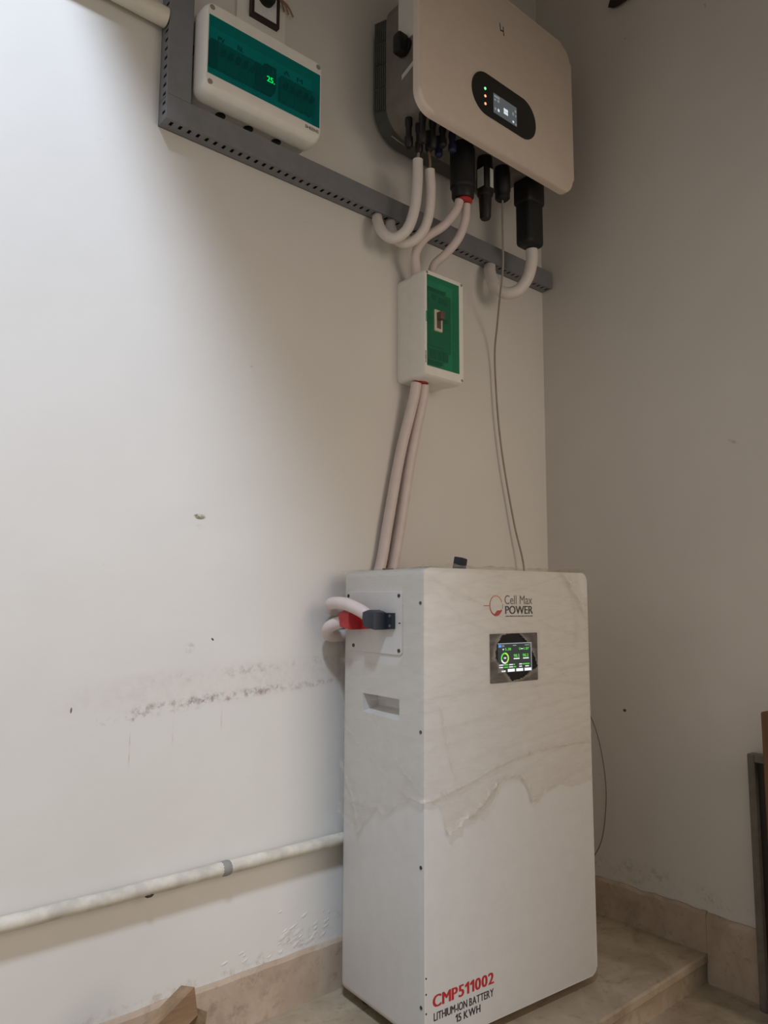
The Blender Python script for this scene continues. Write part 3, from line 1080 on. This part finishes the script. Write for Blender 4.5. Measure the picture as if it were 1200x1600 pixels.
# sockets and glands on its underside
CONN = []
for r, y in enumerate((-0.128, -0.164)):
    for k in range(4):
        x = -0.683 + 0.034 * k + (0.012 if r else 0)
        ln = 0.070 if k < 2 else 0.052
        prof = [(0.0095, 0.006), (0.0095, -0.012), (0.0075, -0.016), (0.0075, -ln * 0.6), (0.0105, -ln * 0.62), (0.0105, -ln * 0.9), (0.006, -ln)]
        obj('solar_connector', nlathe(prof, (x, y, bz0), 'z', 12), 'blue' if (k == 3) else 'black', inv, smooth=True)
# battery gland: big round housing with a stepped lower end
gx, gy = -0.512, -0.145
obj('battery_gland', nlathe([(0.029, 0.02), (0.029, -0.012), (0.0325, -0.016), (0.0325, -0.115), (0.0285, -0.120), (0.0285, -0.140), (0.025, -0.147)], (gx, gy, bz0), 'z', 20), 'black', inv, smooth=True)
obj('gland_seal', nlathe([(0.0215, 0.002), (0.0215, -0.005), (0.019, -0.007)], (gx + 0.004, gy, bz0 - 0.147), 'z', 18), 'red', inv, smooth=True)
# communication dongle with two stickers
dg_ = obj('dongle', nlathe([(0.017, 0.01), (0.020, -0.004), (0.021, -0.012), (0.021, -0.030)], (-0.427, -0.145, bz0), 'z', 16), 'black', inv, smooth=True)
obj('dongle_body', nbox(-0.444, -0.410, -0.162, -0.128, bz0 - 0.092, bz0 - 0.028, 0.004, 2), 'black', dg_, origin=inv.location, smooth=True)
obj('dongle_sticker', nbox(-0.4444, -0.4436, -0.156, -0.134, bz0 - 0.086, bz0 - 0.034), 'label_white', dg_, origin=inv.location)
obj('dongle_sticker', nbox(-0.426, -0.414, -0.1626, -0.1618, bz0 - 0.086, bz0 - 0.034), 'label_white', dg_, origin=inv.location)
obj('dongle_tail', nlathe([(0.021, 0.0), (0.021, -0.012), (0.017, -0.016), (0.0145, -0.072), (0.012, -0.077)], (-0.427, -0.145, bz0 - 0.092), 'z', 14), 'black', dg_, origin=inv.location, smooth=True)
# small gland with the thin wire
obj('signal_gland', nlathe([(0.019, 0.01), (0.022, -0.02), (0.022, -0.066), (0.020, -0.070), (0.020, -0.086), (0.015, -0.091)], (-0.357, -0.145, bz0), 'z', 16), 'black', inv, smooth=True)
# grid connector: big flattened housing
obj('grid_connector', nbox(-0.276, -0.210, -0.172, -0.118, bz0 - 0.188, bz0 + 0.01, 0.013, 4), 'black', inv, smooth=True)
obj('grid_connector_collar', nbox(-0.279, -0.207, -0.175, -0.115, bz0 - 0.070, bz0 + 0.005, 0.010, 3), 'black', inv, smooth=True)
obj('drip_clip', ntube([(-0.672, -0.052, bz0 + 0.004), (-0.650, -0.060, bz0 - 0.008), (-0.615, -0.060, bz0 - 0.008), (-0.600, -0.052, bz0 + 0.012)], 0.0016, 6), 'screw_light', inv, smooth=True)

# ================================================================ slotted wiring duct along the wall
duct = thing('wiring_duct', 'grey slotted plastic wiring duct turning a corner along the wall', 'wiring duct', (-0.63, 0.0, 1.788))
DZ0, DZ1, DD = 1.788, 1.838, 0.040
DX0, DX1 = -1.2575, -0.004
VX1, VZ1 = -1.2075, 2.62


def slotted_strip(bm, t0, t1, pitch, slot, place, d0, d1, inner0, inner1, th):
    """a duct side: two rails and the teeth between the slots. place(t, d, k) -> point"""
    def bar(a, b, c, d):
        vs = [bm.verts.new(place(t, q, k)) for k in (0, th) for t, q in ((a, c), (b, c), (b, d), (a, d))]
        for f in ((0, 1, 2, 3), (7, 6, 5, 4), (0, 4, 5, 1), (1, 5, 6, 2), (2, 6, 7, 3), (3, 7, 4, 0)):
            bm.faces.new([vs[i] for i in f])
    bar(t0, t1, d0, inner0)
    bar(t0, t1, inner1, d1)
    t = t0
    while t < t1:
        bar(t, min(t1, t + pitch - slot), inner0, inner1)
        t += pitch


bm = bmesh.new()
slotted_strip(bm, DX0, DX1, 0.0198, 0.0068, lambda t, d, k: (t, -d, DZ0 + k), 0.0008, 0.0385, 0.018, 0.032, 0.0015)
slotted_strip(bm, DX0, DX1, 0.0198, 0.0068, lambda t, d, k: (t, -d, DZ1 - k), 0.0008, 0.0385, 0.018, 0.032, 0.0015)
box(bm, DX0, DX1, -0.0020, -0.0008, DZ0, DZ1)
box(bm, DX1 - 0.0015, DX1, -0.0385, -0.0008, DZ0, DZ1)
obj('level_channel', bm, 'duct', duct)
obj('channel_shade', nbox(DX0 + 0.004, DX1 - 0.003, -0.034, -0.002, DZ0 + 0.006, DZ1 - 0.006), 'duct_shade', duct)  # dark filler standing in for shade behind the slots
bm = bmesh.new()
slotted_strip(bm, DZ0 + 0.002, VZ1, 0.0198, 0.0068, lambda t, d, k: (DX0 + k, -d, t), 0.0008, 0.0385, 0.018, 0.032, 0.0015)
slotted_strip(bm, DZ1, VZ1, 0.0198, 0.0068, lambda t, d, k: (VX1 - k, -d, t), 0.0008, 0.0385, 0.018, 0.032, 0.0015)
box(bm, DX0, VX1, -0.0020, -0.0008, DZ1, VZ1)
obj('upright_channel', bm, 'duct', duct)
obj('channel_shade', nbox(DX0 + 0.006, VX1 - 0.006, -0.034, -0.002, DZ1 - 0.004, VZ1), 'duct_shade', duct)  # likewise a dark filler in place of shade
obj('upright_lid', nbox(DX0 - 0.001, VX1 + 0.001, -DD, -0.0375, DZ1 + 0.002, VZ1, 0.0008, 1), 'duct', duct)
obj('level_lid', nbox(DX0 - 0.0015, DX1, -DD - 0.0012, -0.0375, DZ0 - 0.0008, DZ1 + 0.0012, 0.0008, 1), 'duct', duct)

# ================================================================ wall boxes
def cover_frame(x0, x1, z0, z1, hx0, hx1, hz0, hz1, yf, yb, taper, rad):
    """moulded cover with rounded corners, its rim drawn in towards the front, and a rectangular opening"""
    bm = bmesh.new()
    n = 6
    prof = [(yb, 0.0, 0.0), (yf + 0.016, 0.0, 0.0), (yf + 0.008, 0.15, 0.22), (yf + 0.002, 0.30, 0.75), (yf, 0.42, 1.0)]
    rings = []
    for y, kx, kz in prof:
        pts = rrect(x0 + taper * kx, x1 - taper * kx, z0 + taper * kz, z1 - taper * kz * 0.6, rad - taper * 0.5 * kz, n)
        rings.append([bm.verts.new((p[0], y, p[1])) for p in pts])
    m = len(rings[0])
    for a, b in zip(rings, rings[1:]):
        for i in range(m):
            bm.faces.new((a[i], a[(i + 1) % m], b[(i + 1) % m], b[i]))
    hc = [(hx1, hz1), (hx0, hz1), (hx0, hz0), (hx1, hz0)]
    hf = [bm.verts.new((p[0], yf, p[1])) for p in hc]
    hb = [bm.verts.new((p[0], yf + 0.030, p[1])) for p in hc]
    f = rings[-1]
    for c in range(4):
        base = c * (n + 1)
        for i in range(n):
            bm.faces.new((hf[c], f[base + i], f[base + i + 1]))
        bm.faces.new((hf[c], f[base + n], f[(base + n + 1) % m], hf[(c + 1) % 4]))
        bm.faces.new((hf[c], hf[(c + 1) % 4], hb[(c + 1) % 4], hb[c]))
    return bm


# --- wide distribution box
dbx = thing('distribution_box', 'wide white distribution box with teal see-through door above the wiring duct', 'electrical box', (-1.053, 0.0, 1.866))
AX0, AX1, AZ0, AZ1 = -1.201, -0.908, 1.858, 2.056
AF = -0.082
obj('back_box', nprism(rrect(AX0 + 0.0035, AX1 - 0.0035, AZ0 + 0.004, AZ1 - 0.004, 0.018, 6), -0.034, -0.0005), 'abs_white', dbx, smooth=True)
WX0, WX1, WZ0, WZ1 = -1.1935, -0.9155, 1.893, 2.0225
obj('cover', cover_frame(AX0, AX1, AZ0, AZ1, WX0, WX1, WZ0, WZ1, AF, -0.034, 0.012, 0.020), 'abs_white', dbx, smooth=True)
obj('inner_panel', nbox(WX0 + 0.0005, WX1 - 0.0005, -0.054, -0.050, WZ0, WZ1), 'inner_white', dbx)
obj('door', nbox(WX0 + 0.0004, WX1 - 0.0004, AF - 0.0008, AF + 0.0012, WZ0 + 0.0004, WZ1 - 0.0004), 'window_teal', dbx)['label'] = 'teal see-through door'
# row of breakers behind the door
x = WX0 + 0.014
rnd = random.Random(4)
plan = ['d', 'g', 'g', 'g', 'g', 'g', 'd', 'm', None, 'g', 'g', 'g', 'g', 'g']
for k, kind in enumerate(plan):
    wd = 0.0175
    if kind == 'm':
        mt = obj('voltage_meter', nbox(x, x + 0.030, -0.074, -0.0525, 1.930, 1.988, 0.002, 1), 'breaker_dark', dbx)
        obj('meter_face', nbox(x + 0.002, x + 0.028, -0.0785, -0.0735, 1.933, 1.985, 0.001, 1), 'black_gloss', mt, origin=dbx.location)
        text('meter_reading', '25.', 'digit_green', dbx, Vector((x + 0.0045, -0.0788, 1.9445)) - dbx.location, 0.019, 0.0125, 0.03, 0.0004)
        text('meter_reading', '0.0', 'digit_red', dbx, Vector((x + 0.0055, -0.0788, 1.9655)) - dbx.location, 0.016, 0.011, 0.02, 0.0004)
        x += 0.031
        continue
    if kind is not None:
        b_ = obj('breaker', nbox(x, x + wd - 0.0008, -0.066, -0.0525, 1.930, 1.988, 0.0015, 1), 'breaker_dark' if kind == 'd' else 'breaker', dbx)
        obj('toggle', nbox(x + 0.004, x + wd - 0.0048, -0.077, -0.0655, 1.955 + rnd.choice((0.0, 0.0)), 1.967, 0.001, 1), 'breaker_dark' if kind == 'g' else 'black', b_, origin=dbx.location)
    x += wd
for (a, b, c, d) in ((-1.150, -1.105, 1.905, 1.916), (-0.985, -0.945, 1.905, 1.916)):
    obj('circuit_label', nbox(a, b, -0.0550, -0.0538, c, d), 'label_cyan', dbx)
for (s, a, z) in (('PV', -1.158, 1.997), ('BL', -1.112, 2.000), ('A', -0.995, 2.002), ('M', -0.960, 2.001)):
    text('circuit_lettering', s, 'ink', dbx, Vector((a, -0.0543, z)) - dbx.location, 0.015, 0.011, 0.03, 0.0004)
for sx, sz in ((AX0 + 0.014, AZ0 + 0.018), (AX1 - 0.013, AZ0 + 0.019), (AX0 + 0.014, AZ1 - 0.016), (AX1 - 0.013, AZ1 - 0.016)):
    if not (sx > -1.0 and sz < 1.9):
        obj('cover_screw', nlathe([(0.0058, 0.001), (0.0058, -0.0006), (0.0040, -0.0008)], (sx, AF + 0.0002, sz), 'y', 14), 'screw_cap', dbx, smooth=True)
text('maker_lettering', 'SHEENS', 'ink_grey', dbx, Vector((-0.954, AF - 0.0002, 1.879)) - dbx.location, 0.036, 0.0075, 0.02, 0.0004)
for kx in (-1.128, -1.060, -0.988):
    obj('knockout_plug', nlathe([(0.011, 0.0), (0.011, -0.002), (0.008, -0.003)], (kx, -0.017, AZ0 + 0.0042), 'z', 14), 'black', dbx, smooth=True)
obj('knockout_plug', nlathe([(0.011, 0.002), (0.011, -0.005), (0.008, -0.007)], (AX0 + 0.0035, -0.022, 1.972), 'x', 14), 'black', dbx, smooth=True)

# --- narrow breaker box
bbx = thing('breaker_box', 'narrow upright white breaker box with green see-through door below the inverter', 'electrical box', (-0.537, 0.0, 1.378))
CX0, CX1, CZ0, CZ1, CF = -0.607, -0.466, 1.378, 1.652, -0.101
obj('back_box', nprism(rrect(CX0 + 0.0022, CX1 - 0.0022, CZ0 + 0.0022, CZ1 - 0.0022, 0.012, 6), -0.056, -0.0005), 'abs_white', bbx, smooth=True)
VX0, VX1_, VZ0, VZ1_ = -0.5975, -0.4835, 1.405, 1.6385
obj('cover', cover_frame(CX0, CX1, CZ0, CZ1, VX0, VX1_, VZ0, VZ1_, CF, -0.056, 0.006, 0.012), 'abs_white', bbx, smooth=True)
obj('inner_panel', nbox(VX0 + 0.0005, VX1_ - 0.0005, -0.078, -0.0725, VZ0, VZ1_), 'inner_white', bbx)
obj('door', nbox(VX0 + 0.0004, VX1_ - 0.0004, CF - 0.0008, CF + 0.0012, VZ0 + 0.0004, VZ1_ - 0.0004), 'window_green', bbx)['label'] = 'green see-through door'
obj('door_latch', nbox(VX0 - 0.004, VX0 + 0.004, CF - 0.0016, CF + 0.0005, 1.516, 1.542, 0.0006, 1), 'window_green', bbx)
mb = obj('main_breaker', nbox(-0.585, -0.500, -0.090, -0.0775, 1.455, 1.605, 0.003, 2), 'breaker', bbx)
obj('toggle_surround', nbox(-0.5735, -0.5465, CF - 0.0045, -0.089, 1.498, 1.553, 0.0015, 1), 'cream', bbx)
obj('toggle_slot', nbox(-0.5675, -0.5535, CF - 0.0052, CF - 0.003, 1.505, 1.545), 'brown', bbx)
obj('toggle', nbox(-0.5665, -0.5525, CF - 0.019, CF - 0.004, 1.526, 1.546, 0.002, 2), 'brown', bbx, smooth=True)
for (a, b, c, d) in ((-0.570, -0.555, 1.585, 1.598), (-0.546, -0.538, 1.580, 1.594), (-0.534, -0.516, 1.578, 1.594), (-0.590, -0.581, 1.575, 1.582), (-0.535, -0.514, 1.530, 1.541),
                     (-0.575, -0.556, 1.430, 1.452), (-0.550, -0.538, 1.430, 1.452), (-0.532, -0.514, 1.430, 1.450)):
    obj('terminal', nbox(a, b, -0.0925, -0.088, c, d), 'breaker_dark', bbx)
for z in (1.612, 1.607, 1.462, 1.424, 1.419):
    obj('label_line', nbox(-0.592, -0.520 if z > 1.5 else -0.530, -0.0912, -0.0775, z, z + 0.0016), 'breaker_dark', bbx)
for sx, sz in ((CX0 + 0.010, CZ1 - 0.009), (CX1 - 0.008, CZ1 - 0.009), (CX1 - 0.008, CZ0 + 0.012)):
    obj('cover_screw', nlathe([(0.0038, 0.001), (0.0038, -0.0008), (0.0026, -0.0012)], (sx, CF + 0.0002, sz), 'y', 12), 'screw_cap', bbx, smooth=True)
text('maker_lettering', 'SHEENS', 'ink_grey', bbx, Vector((-0.6000, CF - 0.0002, 1.411)) - bbx.location, 0.030, 0.0032, 0.02, 0.0004, rot=(math.pi / 2, -math.pi / 2, 0))
obj('cable_seal', nlathe([(0.021, 0.002), (0.021, -0.003), (0.018, -0.004)], (-0.567, -0.044, CZ0 + 0.0022), 'z', 20), 'red', bbx, smooth=True)

# --- switch plate above the distribution box
sw = thing('switch_plate', 'framed switch plate with black knob above the distribution box', 'switch', (-1.024, 0.0, 2.10))
obj('back_plate', nbox(-1.090, -0.962, -0.007, -0.0004, 2.085, 2.275, 0.002, 1), 'abs_white', sw)
obj('face_plate', nbox(-1.054, -0.993, -0.016, -0.006, 2.146, 2.240, 0.001, 1), 'inner_white', sw)
bm = bmesh.new()
for (a, b, c, d) in ((-1.060, -1.0535, 2.1385, 2.246), (-0.9925, -0.987, 2.1385, 2.246), (-1.0535, -0.9925, 2.1385, 2.146), (-1.0535, -0.9925, 2.240, 2.246)):
    box(bm, a, b, -0.019, -0.006, c, d)
obj('frame', bm, 'frame_dark', sw)
obj('knob', nlathe([(0.020, 0.0), (0.020, -0.012), (0.015, -0.020), (0.013, -0.036), (0.010, -0.040)], (-1.024, -0.016, 2.195), 'y', 18), 'black', sw, smooth=True)
obj('knob_pointer', nbox(-1.028, -1.016, -0.050, -0.030, 2.178, 2.200, 0.002, 1), 'black', sw)
for k in range(3):
    obj('lead', ntube([(-1.005 + 0.004 * k, -0.030, 2.205), (-0.985 + 0.008 * k, -0.022, 2.206), (-0.970 + 0.012 * k, -0.012, 2.196)], 0.0022, 6), 'wire_brown', sw, smooth=True)

# ================================================================ cables under the inverter
def cable(name, label, pts, r, m, n=12, extra=None, cat='cable', group=None):
    c = thing(name, label, cat, pts[0], group=group)
    obj('sheath', ntube(pts, r, n), m, c, smooth=True)
    return c


c1 = cable('solar_cable', 'left white sleeved cable curling from inverter down into the duct', [
    (-0.653, -0.128, 1.903), (-0.652, -0.126, 1.850), (-0.655, -0.120, 1.785), (-0.668, -0.108, 1.730), (-0.690, -0.085, 1.706), (-0.705, -0.060, 1.724), (-0.703, -0.036, 1.765), (-0.692, -0.021, 1.7865)], 0.0130, 'sheath', group='solar cables')
obj('bare_wire', ntube([(-0.649, -0.128, 1.9215), (-0.651, -0.128, 1.920), (-0.653, -0.128, 1.900)], 0.0034, 8), 'wire_grey', c1, smooth=True)
c2 = cable('solar_cable', 'right white sleeved cable curling from inverter down into the duct', [
    (-0.618, -0.134, 1.888), (-0.613, -0.132, 1.830), (-0.615, -0.124, 1.768), (-0.628, -0.110, 1.726), (-0.650, -0.086, 1.706), (-0.664, -0.060, 1.722), (-0.660, -0.037, 1.762), (-0.648, -0.021, 1.7865)], 0.0125, 'sheath', group='solar cables')
obj('bare_wire', ntube([(-0.616, -0.128, 1.9395), (-0.617, -0.134, 1.910), (-0.618, -0.134, 1.885)], 0.0030, 8), 'wire_brown', c2, smooth=True)
cable('inverter_battery_cable', 'left pinkish cable from the red-sealed inverter gland to breaker box', [
    (-0.5245, -0.145, 1.8375), (-0.532, -0.140, 1.812), (-0.560, -0.122, 1.768), (-0.595, -0.092, 1.735), (-0.606, -0.070, 1.700), (-0.590, -0.056, 1.668), (-0.584, -0.050, 1.6525)], 0.0115, 'sheath_pink', group='inverter battery cables')
cable('inverter_battery_cable', 'right pinkish cable from the red-sealed inverter gland to breaker box', [
    (-0.4995, -0.145, 1.8375), (-0.498, -0.140, 1.800), (-0.505, -0.124, 1.755), (-0.525, -0.098, 1.715), (-0.540, -0.070, 1.690), (-0.535, -0.054, 1.665), (-0.530, -0.050, 1.6525)], 0.0112, 'sheath_pink', group='inverter battery cables')
cable('grid_cable', 'thick white cable looping from the largest black inverter connector into the duct', [
    (-0.232, -0.142, 1.8035), (-0.230, -0.140, 1.772), (-0.236, -0.130, 1.726), (-0.254, -0.110, 1.690), (-0.277, -0.084, 1.683), (-0.291, -0.058, 1.708), (-0.285, -0.036, 1.755), (-0.270, -0.0215, 1.7865)], 0.0165, 'sheath', 14)
cable('signal_wire', 'thin grey wire hanging from the inverter down behind the battery cabinet', [
    (-0.357, -0.145, 1.9005), (-0.357, -0.144, 1.82), (-0.353, -0.140, 1.72), (-0.325, -0.105, 1.66), (-0.280, -0.055, 1.60), (-0.254, -0.022, 1.52), (-0.240, -0.018, 1.36), (-0.218, -0.018, 1.22), (-0.178, -0.020, 1.05), (-0.150, -0.030, 0.92), (-0.180, -0.04, 0.80)], 0.0026, 'wire_grey', 8)
cable('loose_wire', 'thin dark wire bowing out beside the right edge of battery cabinet', [
    (-0.262, -0.066, 0.70), (-0.150, -0.075, 0.640), (-0.050, -0.110, 0.575), (-0.018, -0.138, 0.530), (-0.012, -0.165, 0.46), (-0.011, -0.182, 0.36), (-0.011, -0.180, 0.27), (-0.012, -0.160, 0.18), (-0.040, -0.120, 0.10), (-0.06, -0.10, 0.006)], 0.0014, 'ink_grey', 6)

# ================================================================ pipes
def wobble(a, b, n, amp, seed):
    a, b = Vector(a), Vector(b)
    return [a.lerp(b, i / n) + Vector((0, 0, amp * noise.noise(Vector((i * 0.6, seed, 0))))) for i in range(n + 1)]


lp = thing('water_pipe', 'painted white pipe running low along the wall behind the battery', 'pipe', (-1.6, -0.020, 0.315))
obj('tube', ntube(wobble((-2.8, -0.0215, 0.316), (-0.30, -0.0215, 0.316), 40, 0.003, 3), 0.0128, 14), 'pvc_old', lp, smooth=True)
obj('clamp', nlathe([(0.0125, -0.010), (0.0140, -0.006), (0.0146, 0.001), (0.0138, 0.007), (0.0124, 0.010)], (-1.069, -0.0215, 0.316), 'x', 14), 'clamp', lp, smooth=True)
obj('clamp_foot', nbox(-1.075, -1.063, -0.014, -0.0004, 0.309, 0.323, 0.002, 1), 'clamp', lp)
obj('paint_blob', nlathe([(0.002, -0.008), (0.0045, -0.004), (0.0045, 0.004), (0.002, 0.008)], (-1.225, -0.0270, 0.3055), 'x', 10), 'screw', lp, smooth=True)
up_ = thing('conduit_pipe', 'white plastic conduit pipe ending against the upright wiring duct', 'pipe', (-1.8, -0.024, 2.012))
obj('tube', nlathe([(0.0195, -1.54), (0.0195, 0.0), (0.0165, 0.0), (0.0165, -0.03)], (-1.2605, -0.0245, 2.012), 'x', 20), 'pvc', up_, smooth=True)
obj('saddle', nlathe([(0.0215, -0.010), (0.0215, 0.010)], (-1.70, -0.0245, 2.012), 'x', 20), 'pvc', up_, smooth=True)

# ================================================================ odds and ends at the edges of the view
tim = thing('timber_offcut', 'notched pale timber offcut leaning at the foot of the wall', 'timber', (-1.42, -0.22, 0.0))
bm = bmesh.new()


def hexa(bm, a, b):
    va = [bm.verts.new(p) for p in a]
    vb = [bm.verts.new(p) for p in b]
    n = len(a)
    bm.faces.new(va)
    bm.faces.new(vb[::-1])
    for i in range(n):
        bm.faces.new((va[i], vb[i], vb[(i + 1) % n], va[(i + 1) % n]))




def slab(bm, a, ln, wd, th):
    a, ln, wd, th = Vector(a), Vector(ln), Vector(wd), Vector(th)
    hexa(bm, [a, a + ln, a + ln + wd, a + wd], [a + th, a + th + ln, a + th + ln + wd, a + th + wd])


slab(bm, (-1.243, -0.200, 0.222), (-0.300, 0.0, -0.178), (0.007, 0.0, -0.044), (0.0135, -0.0185, 0.0))
obj('plank', bm, 'wood_pale', tim)
bm = bmesh.new()
slab(bm, (-1.2285, -0.2005, 0.188), (-0.020, 0.006, -0.158), (-0.004, 0.012, -0.028), (0.0165, -0.0300, -0.004))
obj('batten', bm, 'wood_pale', tim)

fr = thing('leaning_frame', 'grey framed dark panel leaning on the right wall', 'frame', (-0.03, -0.78, ZL))
fy0, fy1, fz0, fz1 = -1.02, -0.577, ZL, 0.487
for (a, b, c, d) in ((fy1 - 0.016, fy1, fz0, fz1), (fy0, fy0 + 0.016, fz0, fz1)):
    obj('stile', nbox(-0.040, -0.012, a, b, c, d, 0.002, 1), 'frame_grey', fr)
for (c, d) in ((fz1 - 0.018, fz1), (fz0, fz0 + 0.03)):
    obj('rail', nbox(-0.040, -0.012, fy0 + 0.016, fy1 - 0.016, c, d, 0.002, 1), 'frame_grey', fr)
obj('panel', nbox(-0.024, -0.016, fy0 + 0.016, fy1 - 0.016, fz0 + 0.03, fz1 - 0.018), 'dark_panel', fr)

bm = nbox(-0.105, -0.062, -0.78, -0.640, ZL, 0.594, 0.004, 2)
pk = obj('plank', bm, 'wood_brown', origin=Vector((-0.085, -0.69, ZL)))
tag(pk, 'upright brown timber plank at the right edge of the view', 'plank')

bm = bmesh.new()
bmesh.ops.create_icosphere(bm, subdivisions=3, radius=1.0)
for v in bm.verts:
    k = 1 + 0.18 * noise.noise(v.co * 2.1)
    v.co = Vector((-0.012 + v.co.x * 0.012 * k, -0.325 + v.co.y * 0.050 * k, 2.600 + v.co.z * 0.035 * k - v.co.y * 0.012))
nest = obj('wall_lump', bm, 'dark_brown', origin=Vector((-0.012, -0.325, 2.60)), smooth=True)
tag(nest, 'dark brown rounded lump stuck high on the right wall', 'lump')
